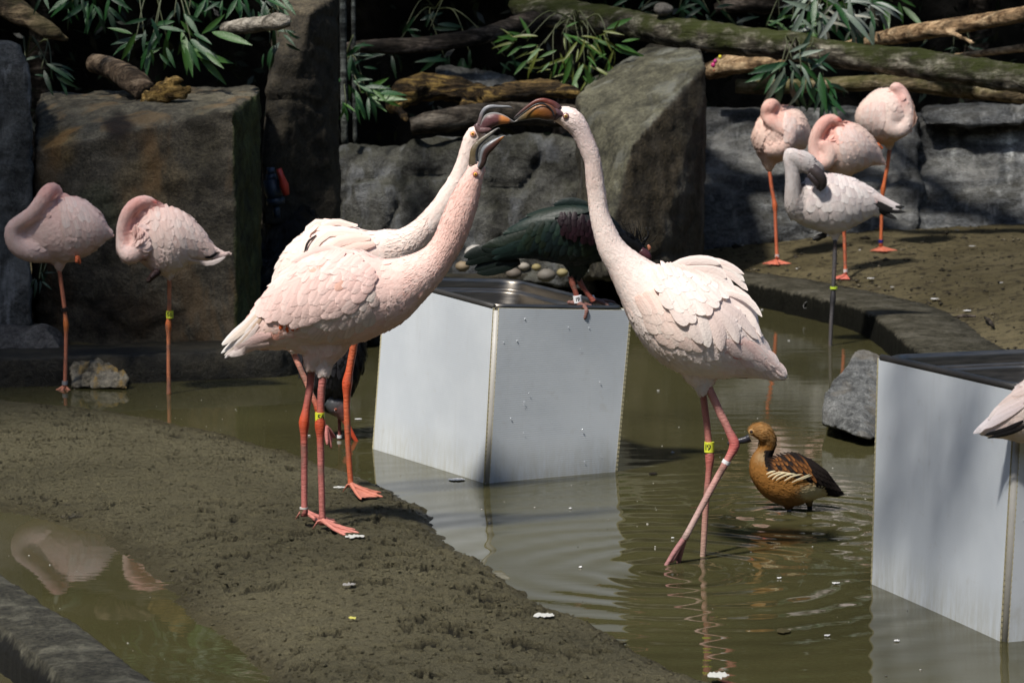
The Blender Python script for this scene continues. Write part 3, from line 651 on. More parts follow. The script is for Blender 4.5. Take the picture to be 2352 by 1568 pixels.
# ------------------------------------------------------------------ leaves
def leaf_mesh(name, mat, w=.16, droop=.25, fold=.05):
    V = []; F = []; C = []
    ts = [0, .08, .25, .45, .65, .82, .94, 1.0]; ws = [.08, .45, .9, 1.0, .85, .5, .2, 0.02]
    for t, q in zip(ts, ws):
        z = -droop*t*t
        for s in (-1, 0, 1):
            V.append((t, s*w*.5*q, z + abs(s)*fold*q*.5)); C.append((1, 1, 1) if s else (1.15, 1.15, 1.05))
    for i in range(len(ts)-1):
        for j in range(2):
            a = i*3+j; F.append((a, a+1, a+4, a+3))
    return V, F, np.array(C)
LV = {}
def leafdata(key, col, w, droop, mat=None):
    V, F, C = leaf_mesh(key, None, w, droop)
    me = mesh_of('leaf_'+key, V, F, mat or M_leaf, True, C*np.array(col)); LV[key] = me; return me
for i, (c, w, d) in enumerate([((.015, .068, .015), .19, .2), ((.009, .042, .013), .18, .35), ((.040, .11, .016), .18, .1), ((.10, .125, .02), .12, .3), ((.010, .030, .012), .18, .45)]): leafdata('green%d' % i, c, w, d)
for i, (c, w, d) in enumerate([((.24, .28, .26), .14, .6), ((.30, .31, .27), .12, .8), ((.15, .20, .16), .16, .4)]): leafdata('dead%d' % i, c, w, d)
M_stem = mat_plain('green_stem', (.05, .06, .02), .6)
def clump(name, label, nodes, Y, keys, stems=None, seed=1, cat='plant', anchor=None, group=None):
    """nodes: (u, v, n leaves, length px, main angle deg (0 right, -90 down), spread)"""
    rd = random.Random(seed)
    A = anchor or (nodes[0][0], nodes[0][1])
    base = P(A[0], A[1], Y+.15); T = thing(name, label, cat, base, group)
    k = PX(Y); mb = MB()
    for (u, v, n, L, ang, spr) in nodes:
        c = P(u, v, Y + rd.uniform(-.08, .08))
        mid = (c + base)/2 + np.array([rd.uniform(-.05, .05), 0, .08])
        pth = catmull([base, mid, c], 5); V, F = sweep(pth, np.linspace(.004, .0018, len(pth)), None, 5); mb.add(V, F)
        n = int(n*1.1)
        for i in range(n):
            a = R(ang + spr*(i/(max(n-1, 1)) - .5)*2 + rd.uniform(-30, 30)); l = L*k*rd.uniform(.55, 1.25)
            tilt = rd.uniform(-.75, .35)
            d = Vector((math.cos(a)*math.cos(tilt), math.sin(tilt), math.sin(a)*math.cos(tilt))).normalized()
            up = Vector((rd.uniform(-.7, .7), -1.0, rd.uniform(-.1, 1.0))); up = (up - d*up.dot(d)).normalized()
            sd_ = up.cross(d)
            M = Matrix((d, sd_, up)).transposed().to_4x4()
            off = np.array(d)*k*L*rd.uniform(0, .3) + np.array([rd.uniform(-.3, .3), rd.uniform(-.3, .3), rd.uniform(-.25, .35)])*k*L
            o = link('leaf', LV[rd.choice(keys)], T)
            o.matrix_local = Matrix.Translation(Vector(c - base + off)) @ M @ Matrix.Scale(l, 4)
    mb.build('stem', M_stem, T)
    return T
g1 = ['green0', 'green1', 'green4', 'green0']; g2 = ['green0', 'green1', 'green2']; g3 = ['green2', 'green3', 'green3', 'green2']; g4 = ['green1', 'green4']
clump('bamboo_spray', 'green bamboo spray hanging over the splintered log', [(360, 60, 5, 55, -90, 70), (420, 88, 8, 80, -60, 60), (440, 100, 7, 95, -35, 40), (385, 95, 6, 70, -110, 45), (330, 75, 6, 60, -140, 50), (400, 40, 5, 60, -80, 70), (345, 110, 4, 60, -100, 30), (455, 95, 4, 70, 0, 30), (310, 100, 4, 45, -120, 40)], 9.25, g2, seed=3, anchor=(390, -20))
clump('bamboo_spray', 'dark bamboo spray at the top edge left of the hanging spray', [(190, -5, 6, 65, -110, 50), (240, 0, 6, 70, -85, 45), (285, -15, 5, 60, -60, 40), (165, 10, 4, 60, -100, 30), (215, 15, 5, 50, -90, 40), (110, -20, 4, 45, -90, 50)], 9.3, g1, seed=5, anchor=(220, -70))
clump('bamboo_spray', 'dark bamboo spray at the top edge above the short grey log', [(420, 5, 6, 65, -80, 50), (480, -5, 6, 65, -70, 60), (530, 0, 5, 60, -110, 50), (590, 5, 6, 70, -60, 50), (630, 0, 5, 60, -30, 60), (560, -10, 5, 60, -90, 60)], 9.35, g1, seed=6, anchor=(520, -80))
clump('bamboo_spray', 'faint leaves in the dark between the slab and the square block', [(95, 160, 4, 60, -20, 25), (110, 150, 3, 55, -10, 30), (120, 165, 4, 50, -60, 30), (60, 150, 3, 40, -30, 40)], 9.5, g4, seed=8, anchor=(60, 130))
clump('bamboo_spray', 'thin leaves hanging in front of the tall brown slab under the grey log', [(640, 85, 4, 50, -60, 40), (620, 100, 4, 50, -100, 30), (655, 75, 3, 45, -30, 30)], 9.3, g4, seed=9, anchor=(630, 60))
clump('bamboo_spray', 'green spray growing beside the canes left of the beaks', [(800, 185, 6, 60, -40, 50), (830, 215, 7, 75, -50, 45), (815, 160, 5, 50, -60, 60), (845, 225, 5, 75, -40, 25), (800, 120, 5, 50, -20, 60), (795, 240, 4, 40, -80, 50), (840, 210, 5, 60, 0, 30)], 10.6, g2, seed=10, anchor=(790, 140))
clump('bamboo_spray', 'dim leaves below the dark curved branch', [(930, 65, 5, 60, -5, 40), (985, 70, 5, 50, 0, 60), (1080, 125, 4, 60, -100, 30), (1160, 130, 5, 55, -80, 40), (1020, 130, 4, 60, -130, 30), (900, 120, 4, 50, -120, 40)], 11.9, g4, seed=11, anchor=(1000, 20))
clump('bamboo_spray', 'yellow green leafy spray in front of the slanted boulder top', [(1290, 80, 7, 50, -30, 70), (1330, 95, 8, 60, -60, 60), (1370, 85, 8, 60, -30, 60), (1400, 100, 7, 60, -40, 60), (1250, 100, 6, 60, -140, 50), (1210, 95, 5, 60, 180, 40), (1300, 130, 7, 65, -110, 50), (1350, 140, 8, 60, -80, 60), (1390, 140, 6, 50, -90, 60), (1320, 165, 7, 50, -100, 60), (1270, 150, 6, 55, -130, 40), (1345, 175, 6, 40, -90, 60), (1220, 130, 4, 55, -150, 30), (1190, 85, 4, 50, -170, 30)], 11.3, g3, seed=12, anchor=(1330, 60))
clump('bamboo_spray', 'glossy dark leaves hanging in front of the lower log', [(1800, 150, 8, 80, -120, 60), (1840, 165, 8, 80, -80, 45), (1870, 180, 7, 80, -75, 35), (1850, 150, 6, 60, -20, 50), (1790, 165, 5, 60, -150, 30), (1895, 195, 5, 65, -70, 30), (1820, 140, 6, 60, 20, 60)], 11.1, ['green0', 'green1', 'green0', 'green4', 'dead2'], seed=13, anchor=(1830, 120))
clump('withered_spray', 'withered silver grey leaves in front of green ones at top right', [(1850, 20, 7, 75, -60, 60), (1900, 40, 8, 80, -30, 70), (1880, 10, 6, 80, 170, 50), (1950, 30, 8, 75, -60, 60), (1990, 20, 7, 80, -50, 50), (1930, 0, 7, 70, -90, 90), (1870, 50, 6, 60, -80, 60), (2005, 5, 6, 70, -40, 50), (1960, 60, 5, 50, -70, 60)], 11.6, ['dead0', 'dead1', 'dead2', 'green0', 'dead0'], seed=14, anchor=(1930, -40))
clump('bamboo_spray', 'green leaves behind the withered spray on the mossy trunk', [(1790, 50, 6, 50, 0, 60), (1820, 60, 7, 50, -20, 60), (1760, 60, 5, 40, 10, 50), (1850, 70, 7, 60, -10, 60), (1900, 60, 6, 80, 20, 60), (1840, 90, 6, 40, -20, 60), (2050, 5, 5, 80, -40, 40), (1880, 20, 6, 90, -20, 60)], 11.85, g2, seed=15, anchor=(1850, 0))
clump('bamboo_spray', 'faint green leaves under the thick peeled branch', [(2230, 110, 4, 30, -30, 60), (2190, 105, 4, 30, -100, 60), (2110, 112, 3, 30, 20, 40)], 11.9, g4, seed=16, anchor=(2200, 90))
clump('bamboo_spray', 'dim leaves in the dark along the top right of the trunk', [(1560, 20, 5, 45, -60, 70), (1630, 30, 5, 50, -70, 70), (1690, 60, 5, 45, -60, 60), (1470, 25, 5, 40, 20, 60), (1420, 10, 4, 50, -30, 60), (1580, -10, 5, 50, -60, 60)], 12.1, g4, seed=17, anchor=(1560, -30))
clump('water_weed', 'small green shoot growing between ledge stone and block', [(90, 640, 4, 40, -70, 40), (100, 625, 3, 40, -50, 30)], 8.68, g4, seed=18, anchor=(85, 650))
# flower
fl = thing('flower_bud', 'tiny pink and yellow flower bud beside the slanted boulder', 'flower', P(1640, 160, 11.3))
kk = PX(11.3)
for (nm, u, v, r, c) in [('petal', 1638, 150, 6, (.45, .02, .14)), ('petal', 1643, 141, 5, (.40, .03, .16)), ('flower_tip', 1654, 131, 4.5, (.62, .55, .03)), ('stalk', 1640, 162, 3, (.25, .08, .03))]:
    g = P(u, v, 11.3); V, F = sweep([g+[0, 0, -r*kk], g+[0, 0, -.5*r*kk], g+[0, 0, .5*r*kk], g+[0, 0, r*kk]], [r*.2*kk, r*.8*kk, r*.8*kk, r*.2*kk], None, 10)
    obj(nm, V, F, mat_plain('bud_'+nm+str(u), c, .5), fl)

# ------------------------------------------------------------------ dark shrubbery closing the back, with an added overhang
def leaf_cloud(name, n, sampler, size, cols, kind='stuff', parent=None, mat=None, seed=1, down=.5):
    rg = np.random.default_rng(seed); p = sampler(rg, n)
    d = rg.normal(size=(n, 3)); d[:, 2] -= down; d /= np.linalg.norm(d, axis=1)[:, None]
    u = rg.normal(size=(n, 3)); u -= d*(u*d).sum(1)[:, None]; u /= np.linalg.norm(u, axis=1)[:, None]
    L = size*rg.uniform(.6, 1.3, n)[:, None]; w = L*.17*u
    V = np.stack([p, p+d*L*.45+w, p+d*L, p+d*L*.45-w], 1).reshape(-1, 3)
    F = np.arange(4*n).reshape(n, 4)
    c = np.array(cols)[rg.integers(0, len(cols), n)]*rg.uniform(.6, 1.4, n)[:, None]
    return obj(name, V, F, mat or M_leaf, parent, cols=np.repeat(c, 4, 0), kind=kind, smooth=False)
gx = np.linspace(-8, 9, 120); gz = np.linspace(-.3, 3.9, 40)
XX, ZZ = np.meshgrid(gx, gz); Vb = np.column_stack([XX.ravel(), np.full(XX.size, 13.9), ZZ.ravel()])
Vb[:, 1] += .5*fbm(Vb*1.3) + .15*fbm(Vb*6)
ib = np.arange(XX.size).reshape(XX.shape); Fb2 = np.stack([ib[:-1, :-1], ib[:-1, 1:], ib[1:, 1:], ib[1:, :-1]], -1).reshape(-1, 4)
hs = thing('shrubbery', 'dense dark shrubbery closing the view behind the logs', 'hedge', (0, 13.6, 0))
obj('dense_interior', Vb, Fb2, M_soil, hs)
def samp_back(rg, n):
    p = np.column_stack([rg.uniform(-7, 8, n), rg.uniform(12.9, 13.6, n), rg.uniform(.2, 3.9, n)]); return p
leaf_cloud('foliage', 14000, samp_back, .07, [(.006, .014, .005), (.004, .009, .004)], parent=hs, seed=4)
# overhang over the back of the enclosure: unseen crown added to keep the logs and rocks in shade
CAN = []
def samp_over(rg, n):
    p = np.column_stack([rg.uniform(-7, 8.5, n), rg.uniform(10.2, 14, n), rg.uniform(1.9, 3.4, n)])
    k_ = np.ones(n, bool)
    # sparser to the right, where light reaches the branches and the bank
    q = fbm(p*[.8, .8, .2]+11, 3)
    lim = np.where(p[:, 0] > -.2, .0, .25)
    lim = np.where((p[:, 0] > .2) & (p[:, 1] < 11.2), -.25, lim)
    k_ = (q < lim)
    p[~k_, 2] += 0; p[~k_] = p[k_][rg.integers(0, k_.sum(), (~k_).sum())] + rg.normal(size=((~k_).sum(), 3))*.06
    return p
leaf_cloud('added_overhang', 15000, samp_over, .16, [(.03, .07, .02), (.02, .05, .018)], parent=hs, seed=9)
leaf_cloud('added_rear_canopy', 16000, lambda rg, n: np.column_stack([rg.uniform(-7, 8.5, n), rg.uniform(12.1, 14.4, n), rg.uniform(1.75, 3.4, n)]), .20, [(.02, .05, .015), (.012, .03, .01)], parent=hs, seed=15)  # second unseen layer, added to keep the gaps behind the logs dark
for x0 in (-6, -4.2, -2.3, .2, 2.1, 4.5, 6.6):
    pth = catmull([(x0, 13.4, -.1), (x0+.1, 13.3, 1.4), (x0-.1, 12.7, 2.4), (x0+.3, 11.3, 2.9), (x0+.5, 10.0, 3.0)], 6)
    V, F = sweep(pth, np.linspace(.07, .015, len(pth)), None, 8); obj('trunk', V, F, W_dark, hs)

# unseen tree added left of and behind the viewer: crown shaped to dapple left birds and right box
ft = thing('added_shade_tree', 'leafy tree added outside the picture, crown shaped to dapple the pond', 'tree', (-5.8, -1.0, 0))
pth = catmull([(-5.8, -1.0, -.3), (-5.7, -1.0, 2.5), (-5.4, -.9, 5), (-5.0, -.7, 7.5), (-4.6, -.5, 9.0)], 6)
V, F = sweep(pth, np.linspace(.22, .06, len(pth)), None, 12); obj('trunk', V, F, W_dark, ft)
LD = np.array(SUNDIR)
def samp_tree(rg, n):
    out = []
    # blobs given by where their shade lands at ground height: x, y, radius, share
    for (x, y, r, sh) in SHADE:
        m_ = int(n*sh); g = rg.normal(size=(m_, 3))*[r, r, .35*r]
        h = rg.uniform(6.5, 9.0, m_)
        p = np.column_stack([x+g[:, 0], y+g[:, 1], np.zeros(m_)]) - LD*(h/(-LD[2]))[:, None]
        out.append(p)
    p = np.concatenate(out)
    return np.vstack([p, p[:max(0, n-len(p))]])[:n]
SHADE = [(-2.3, 8.6, .6, .22), (-1.6, 9.1, .5, .14), (-2.9, 9.6, .6, .12), (1.08, 5.2, .09, .03), (.93, 5.35, .06, .018), (2.6, 10.6, .8, .12)]
leaf_cloud('crown', 16000, samp_tree, .13, [(.04, .09, .025)], parent=ft, seed=21)
for (x, y, r, sh) in SHADE[:6]:
    e = np.array([x, y, 0]) - LD*(7.6/(-LD[2])); p0 = np.array([-5.2, -.8, 6.2])
    pth = catmull([p0, (p0*2+e)/3+[0, 0, .5], e], 6); V, F = sweep(pth, np.linspace(.05, .01, len(pth)), None, 7); obj('limb', V, F, W_dark, ft)

# unseen leafy twigs added to dapple the near box, just above the picture
def samp_tw(rg, n):
    T_ = [(.765, 5.22, .30, .055), (.80, 5.10, .22, .04), (.73, 5.32, .40, .035), (.81, 5.05, .38, .03), (.72, 5.37, .10, .035)]
    out = []
    for (x, y, h, r) in T_:
        m_ = n//len(T_)+1; c = np.array([x, y, h]) - LD*1.42; out.append(c + rg.normal(size=(m_, 3))*r)
    return np.concatenate(out)[:n]
leaf_cloud('dapple_twig', 620, samp_tw, .045, [(.04, .09, .025)], parent=ft, seed=77, down=.1)
e = np.array([.76, 5.2, .30]) - LD*1.42
pth = catmull([(-5.0, -.7, 7.2), (-3.2, .9, 5.6), (-1.2, 2.9, 3.2), e+[-.25, -.3, .25], e], 8); V, F = sweep(pth, np.linspace(.05, .006, len(pth)), None, 7); obj('limb', V, F, W_dark, ft)
# tall unseen hedges added to cut sky light, behind and beside the viewer
def added_hedge(label, a, b, H, seed):
    a = np.array(a, float); b = np.array(b, float); n = 60; mz = 24; L = np.linalg.norm(b-a); d = (b-a)/L; nn = np.array([-d[1], d[0]])
    T = thing('hedge', label, 'hedge', (*((a+b)/2), 0))
    V = []
    for j in range(mz+1):
        for i in range(n+1):
            q = a+(b-a)*i/n; V.append([q[0], q[1], -.3+(H+.3)*j/mz])
    V = np.array(V); off = .7*fbm(V*.7+seed, 3)+.25*fbm(V*2.5+seed, 3); V[:, 0] += nn[0]*off; V[:, 1] += nn[1]*off; V[:, 2] += (V[:, 2] > H*.9)*.5*fbm(V*.8+5, 2)
    F = [(j*(n+1)+i, j*(n+1)+i+1, (j+1)*(n+1)+i+1, (j+1)*(n+1)+i) for j in range(mz) for i in range(n)]
    obj('dense_interior', V, F, mat_plain('hedge_green_%d' % seed, (.020, .036, .012), .8), T)
    def sm(rg, k):
        t_ = rg.random(k); q = a[None]+(b-a)[None]*t_[:, None]; o_ = rg.uniform(-.5, .9, k)
        return np.column_stack([q[:, 0]+nn[0]*o_, q[:, 1]+nn[1]*o_, rg.uniform(0, H+.3, k)])
    leaf_cloud('foliage', 5000, sm, .22, [(.035, .075, .02), (.025, .055, .015)], parent=T, seed=seed)
added_hedge('tall unseen hedge added behind the viewer to cut sky light', (12, -5), (-12, -5), 6.0, 41)
added_hedge('tall unseen hedge added left of the pond to cut sky light', (-7.5, -5), (-7.5, 13), 4.0, 42)
added_hedge('tall unseen hedge added right of the pond to cut sky light', (8.6, 13), (8.6, -5), 4.0, 43)
# ------------------------------------------------------------------ white boxes with steel pans
def panel(name, a, b, ta, tb, z0, th, mat, parent, inward):
    """upright sheet from a to b (xy at water), top points ta, tb (xyz); thickness th inward"""
    a = np.array(a); b = np.array(b); nu, nv = 10, 10
    V = []; UV = []; L = np.linalg.norm(tb[:2]-ta[:2])
    for s in (0, 1):
        for j in range(nv+1):
            for i in range(nu+1):
                fu = i/nu; fv = j/nv
                lo = np.array([*(a + (b-a)*fu), 0.0]); hi = ta + (tb-ta)*fu
                p = lo + (hi-lo)*(z0/1.0*0 + fv*(1) - .25*(1-fv))
                bow = .004*math.sin(math.pi*fu)*math.sin(math.pi*fv)
                p = p + inward*(th*s + bow); V.append(p); UV.append((fu*L, p[2]))
    n1 = (nu+1)*(nv+1); F = []
    I = lambda s, i, j: s*n1 + j*(nu+1)+i
    for j in range(nv):
        for i in range(nu):
            F.append((I(0, i, j), I(0, i+1, j), I(0, i+1, j+1), I(0, i, j+1)))
            F.append((I(1, i, j), I(1, i, j+1), I(1, i+1, j+1), I(1, i+1, j)))
    nb = len(F)
    for j in range(nv):
        F.append((I(0, 0, j), I(0, 0, j+1), I(1, 0, j+1), I(1, 0, j))); F.append((I(0, nu, j), I(1, nu, j), I(1, nu, j+1), I(0, nu, j+1)))
    for i in range(nu):
        F.append((I(0, i, nv), I(0, i+1, nv), I(1, i+1, nv), I(1, i, nv)))
    fm = [0]*nb + [1]*(len(F)-nb)
    o = obj(name, V, F, [mat, M_flute], parent, smooth=False, fmat=fm)
    uv = o.data.uv_layers.new(name='UVMap')
    vi = np.empty(len(o.data.loops), np.int32); o.data.loops.foreach_get('vertex_index', vi)
    uv.data.foreach_set('uv', np.array(UV, np.float32)[vi].ravel())
    # fluted ends: little webs on both upright edges
    mb = MB(); H = float(min(ta[2], tb[2]))
    for e, (pa, pt) in enumerate(((a, ta), (b, tb))):
        q0 = np.array([*pa, 0.0]); 
        for kz in range(int(H/.0105)):
            f = (kz+.5)*.0105/H; p = q0 + (pt-q0)*f
            out = (p[:2]-((a+b)/2)); out = np.array([*out, 0]); out -= inward*(out@inward); out /= np.linalg.norm(out)
            c = p + inward*th*.5
            x = inward*th*.5; y_ = out*.0007; zz_ = np.array([0, 0, .0020])
            Vq = [c+sx*x+sy*y_+sz*zz_ for sx in (-1, 1) for sy in (-1, 1) for sz in (-1, 1)]
            mb.add(Vq, [(0, 1, 3, 2), (4, 6, 7, 5), (0, 4, 5, 1), (2, 3, 7, 6), (0, 2, 6, 4), (1, 5, 7, 3)])
    w = mb.build('fluted_edge', M_flute, o, smooth=False); w['kind'] = 'stuff'
    return o
def rrect(c, ex, ey, hx, hy, r, n=6):
    out = []
    for (sx, sy, a0) in ((1, 1, 0), (-1, 1, 90), (-1, -1, 180), (1, -1, 270)):
        for k in range(n+1):
            a = R(a0 + 90*k/n); out.append(c + ex*(sx*(hx-r)+r*math.cos(a)) + ey*(sy*(hy-r)+r*math.sin(a)))
    return np.array(out)
def white_box(label, F0, L0, R0, Ft, Lt, Rt, mat, seed=0, extra=None):
    F0 = G(*F0)[:2]; L0 = G(*L0)[:2]; R0 = G(*R0)[:2] if len(R0) == 2 and R0[0] > 100 else F0 + np.array(R0)
    B0 = L0 + R0 - F0
    def top(base, uv, z=None):
        # the height at which the sight line to the corner passes nearest above its foot
        d = ray(*uv); best = None
        t = base[1]/d[1]; return np.array([0, 0, CH]) + d*t
    ft = top(F0, Ft); lt = top(L0, Lt); rt = top(R0, Rt) if Rt is not None else np.array([R0[0]+ft[0]-F0[0], R0[1], ft[2]])
    bt = lt + rt - ft
    cen = (F0+B0)/2
    T = thing('feeding_box', label, 'box', (*cen, 0), 'white plastic feeding boxes with steel pans')
    eL = (L0-F0)/np.linalg.norm(L0-F0); eR = (R0-F0)/np.linalg.norm(R0-F0)
    e3L = np.array([*eL, 0]); e3R = np.array([*eR, 0]); th = .006
    g = .011
    # left (long) side, right (short) side: set back from the corner so the corner post shows
    sh = np.array([*(eL*g), 0]); sr = np.array([*(eR*g), 0])
    panel('side_panel', F0+sh[:2], L0, ft+sh, lt, 0, th, mat, T, e3R)
    panel('side_panel', F0+sr[:2], R0, ft+sr, rt, 0, th, mat, T, e3L)
    panel('side_panel', L0, B0, lt, bt, 0, th, mat, T, -e3L)
    panel('side_panel', R0, B0, rt, bt, 0, th, mat, T, -e3R)
    post = MB(); a = np.array([*F0, -.05])+sh*.9+sr*.9; b = ft*[1, 1, .985]+sh*.9+sr*.9
    V, Fq = sweep([a, (a+b)/2, b], .0085, None, 8); post.add(V, Fq); post.build('corner_post', mat_plain('grey_pvc_post', (.40, .39, .36), .5), T)
    # steel pan
    O = (ft+bt)/2; O[2] = (ft[2]+lt[2]+rt[2]+bt[2])/4 + .004
    ex = (rt-ft); lx = np.linalg.norm(ex); ex /= lx; ey = (lt-ft); ly = np.linalg.norm(ey); ey /= ly
    up = np.cross(ex, ey); up /= np.linalg.norm(up); up = up if up[2] > 0 else -up
    hx, hy = lx/2-.006, ly/2-.02
    prof = [(0, -.018, .030), (0, -.002, .032), (.001, .003, .034), (.004, .0045, .036), (.009, .003, .040), (.011, -.001, .042), (.0118, -.004, .044), (.0125, -.019, .048), (.0130, -.0215, .048), (.016, -.0235, .05), (.020, -.0245, .05), (.0225, -.027, .05), (.0232, -.030, .05), (.028, -.100, .055), (.038, -.117, .05), (.06, -.122, .05), (.0605, -.122, .05)]
    Vs = []
    for off, h, r in prof: Vs.append(rrect(O + up*h, ex, ey, hx-off, hy-off, max(r, .01)))
    m = len(Vs[0]); V = np.concatenate(Vs); Fp = []
    for i in range(len(prof)-1):
        for j in range(m):
            k_ = (j+1) % m; Fp.append((i*m+j, i*m+k_, (i+1)*m+k_, (i+1)*m+j))
    Fp.append(tuple((len(prof)-1)*m+j for j in range(m)))
    o = obj('steel_pan', V, Fp, M_steel, T)
    # dark rubber strip under the rim along the long side
    q = []
    for i in range(9):
        f = i/8; p = ft + (lt-ft)*(.02+.96*f); q.append(p + e3R*.004 + np.array([0, 0, .002]))
    V, Fq = sweep(q, .007, .006, 8); obj('rubber_strip', V, Fq, mat_plain('black_rubber', (.03, .028, .025), .6), T)
    # water drops clinging to the right side
    dr = MB(); rd = random.Random(seed)
    nrm = -e3L
    for i in range(16):
        f, h = rd.uniform(.05, .95), rd.uniform(.08, .95)
        lo = np.array([*(F0+(R0-F0)*f), 0.0]); hi = ft+(rt-ft)*f; p = lo+(hi-lo)*h + nrm*.0005
        r = rd.uniform(.0007, .0016)
        V, Fq = sweep([p+[0, 0, -r*1.8], p+[0, 0, -r], p, p+[0, 0, r]], [r*.3, r, r*.9, r*.2], [r*.3, r*.6, r*.5, r*.2], 6); dr.add(V, Fq)
    d_ = dr.build('water_drops', mat_plain('clear_drop', (.62, .66, .70), .05), T); d_['kind'] = 'stuff'
    return T, ft, lt, rt
BX1, f1t, l1t, r1t = white_box('white corrugated plastic box with steel pan, the dark ibis standing on it', (1115, 1110), (855, 1030), (1418, 1083), (1137, 708), (884, 640), (1452, 713), M_sheet, 1)
BX2, f2t, l2t, r2t = white_box('nearer white plastic box with steel pan, cut off by the right picture edge', (2303, 1475), (2000, 1340), (.34, .112), (2337, 895), (2015, 822), None, M_sheet2, 2)
# ------------------------------------------------------------------ bird building
def tone(a, b, t): return np.array(a)*(1-t) + np.array(b)*t
def body_of(name, parent, lofts, Y, colfn, voxel=.0055, smooth=5, mat=None, seed=0):
    """lofts: list of dict(path, n, depth). One continuous surface."""
    parts = []; spine = []
    for L in lofts:
        V, F, C, rad = loftpx(L['p'], Y, L.get('n', 18), L.get('sub', 4), depth=L.get('d', .8)); parts.append((V, F))
        T = np.gradient(C, axis=0); T /= np.linalg.norm(T, axis=1)[:, None]+1e-9
        if L.get('flow', 1) != 0: spine.append((C, T*L.get('flow', 1), rad))
    V, F = remesh(parts, voxel, smooth)
    o = obj(name, V, F, mat or M_feather, parent, cols=colfn(V, seed))
    SC = np.concatenate([s[0] for s in spine]); ST = np.concatenate([s[1] for s in spine]); SR = np.concatenate([s[2] for s in spine])
    return dict(o=o, V=V, F=F, bvh=BVHTree.FromPolygons([Vector(v) for v in V], [tuple(int(i) for i in f) for f in F]), SC=SC, ST=ST, SR=SR, Y=Y)
def fbatch(P0, D, Nn, L, W, lift, curl, cols, rounded=1.0, tipcol=None):
    n = len(P0); W_ = np.cross(Nn, D)
    rows = [(0, .45), (.3, .85), (.62, 1.0), (.85, .72 if rounded else .45), (1.0, 0.12)]
    V = np.zeros((n, 15, 3)); C = np.zeros((n, 15, 3)); NV = np.zeros((n, 15, 3))
    for r, (t, w) in enumerate(rows):
        c = P0 + D*(L*t)[:, None] + Nn*((lift*t + curl*t*t)*1.0)[:, None]
        for s in (-1, 0, 1):
            V[:, r*3+s+1] = c + W_*(s*w*W*.5)[:, None] - Nn*(abs(s)*W*.07)[:, None]
            NV[:, r*3+s+1] = Nn + W_*(.22*s) + D*.10*t
            k = (1.0 if s == 0 else .985)
            k = k*(np.array([1., .93, .91])*(1-t)+np.array([1.03, 1.04, 1.04])*t)
            C[:, r*3+s+1] = cols*k if tipcol is None else cols*(1-t**3)*k + tipcol*t**3*k
    F = []
    base = np.array([[r*3+j, r*3+j+3, r*3+j+4, r*3+j+1] for r in range(4) for j in range(2)])
    F = (base[None] + (np.arange(n)*15)[:, None, None]).reshape(-1, 4)
    return V.reshape(-1, 3), F, np.clip(C.reshape(-1, 3), 0, 1), NV.reshape(-1, 3)
def plume(b, name, n, colfn, lscale=1.0, lmin=.010, lmax=.030, wr=.55, lift=.12, mask=None, seed=0, jit=.25, mat=None, curl=.0, parent=None, offset=.0004, rounded=1.0):
    rg = np.random.default_rng(seed+100); V = b['V']; F = np.array([f[:4] if len(f) > 3 else (f[0], f[1], f[2], f[2]) for f in b['F']])
    n_ = np.cross(V[F[:, 2]]-V[F[:, 0]], V[F[:, 3]]-V[F[:, 1]]); A = np.linalg.norm(n_, axis=1)+1e-12
    cen = V[F].mean(1); 
    # only the half turned to the viewer and the sides (the far side repeats it at lower density)
    w = A*np.where(n_[:, 1]/A < .35, 1.0, .35)
    if mask is not None: w = w*mask(proj(cen), cen)
    pick = rg.choice(len(F), n, p=w/w.sum())
    p = cen[pick] + (V[F[pick, 0]]-cen[pick])*rg.uniform(-1, 1, n)[:, None]*.7 + (V[F[pick, 1]]-cen[pick])*rg.uniform(-1, 1, n)[:, None]*.7
    Nn = n_[pick]/A[pick][:, None]
    d2 = ((p[:, None]-b['SC'][None])**2).sum(2)/(b['SR'][None]**2+1e-5); j = d2.argmin(1)
    T = b['ST'][j]; D = T - Nn*(T*Nn).sum(1)[:, None]; l = np.linalg.norm(D, axis=1)
    bad = l < .15; D[bad] = np.cross(Nn[bad], [0.1, 1, .2]); D /= np.linalg.norm(D, axis=1)[:, None]
    sd_ = np.cross(Nn, D); a = rg.normal(0, jit, n); D = D*np.cos(a)[:, None] + sd_*np.sin(a)[:, None]
    L = np.clip(b['SR'][j]*.45*lscale, lmin, lmax)*rg.uniform(.75, 1.25, n)
    p = p + Nn*offset - D*(L*.3)[:, None]
    c = colfn(p, seed)*rg.uniform(.95, 1.04, n)[:, None]
    Vf, Ff, Cf, NVf = fbatch(p, D, Nn, L, L*wr, L*lift*rg.uniform(.5, 1.3, n), L*curl, c, rounded)
    o = obj(name, Vf, Ff, mat or M_feather, parent or b['o'], cols=Cf, kind='stuff', norms=NVf); return o
def hit(b, u, v, dflt=None):
    d = Vector(ray(u, v)).normalized(); h = b['bvh'].ray_cast(Vector((0, 0, CH)), d)
    if h[0] is None:
        y = b['Y'] if dflt is None else dflt
        return P(u, v, y), np.array([0, -1.0, .15])
    nn = np.array(h[1]); 
    if nn @ np.array(d) > 0: nn = -nn
    return np.array(h[0]), nn
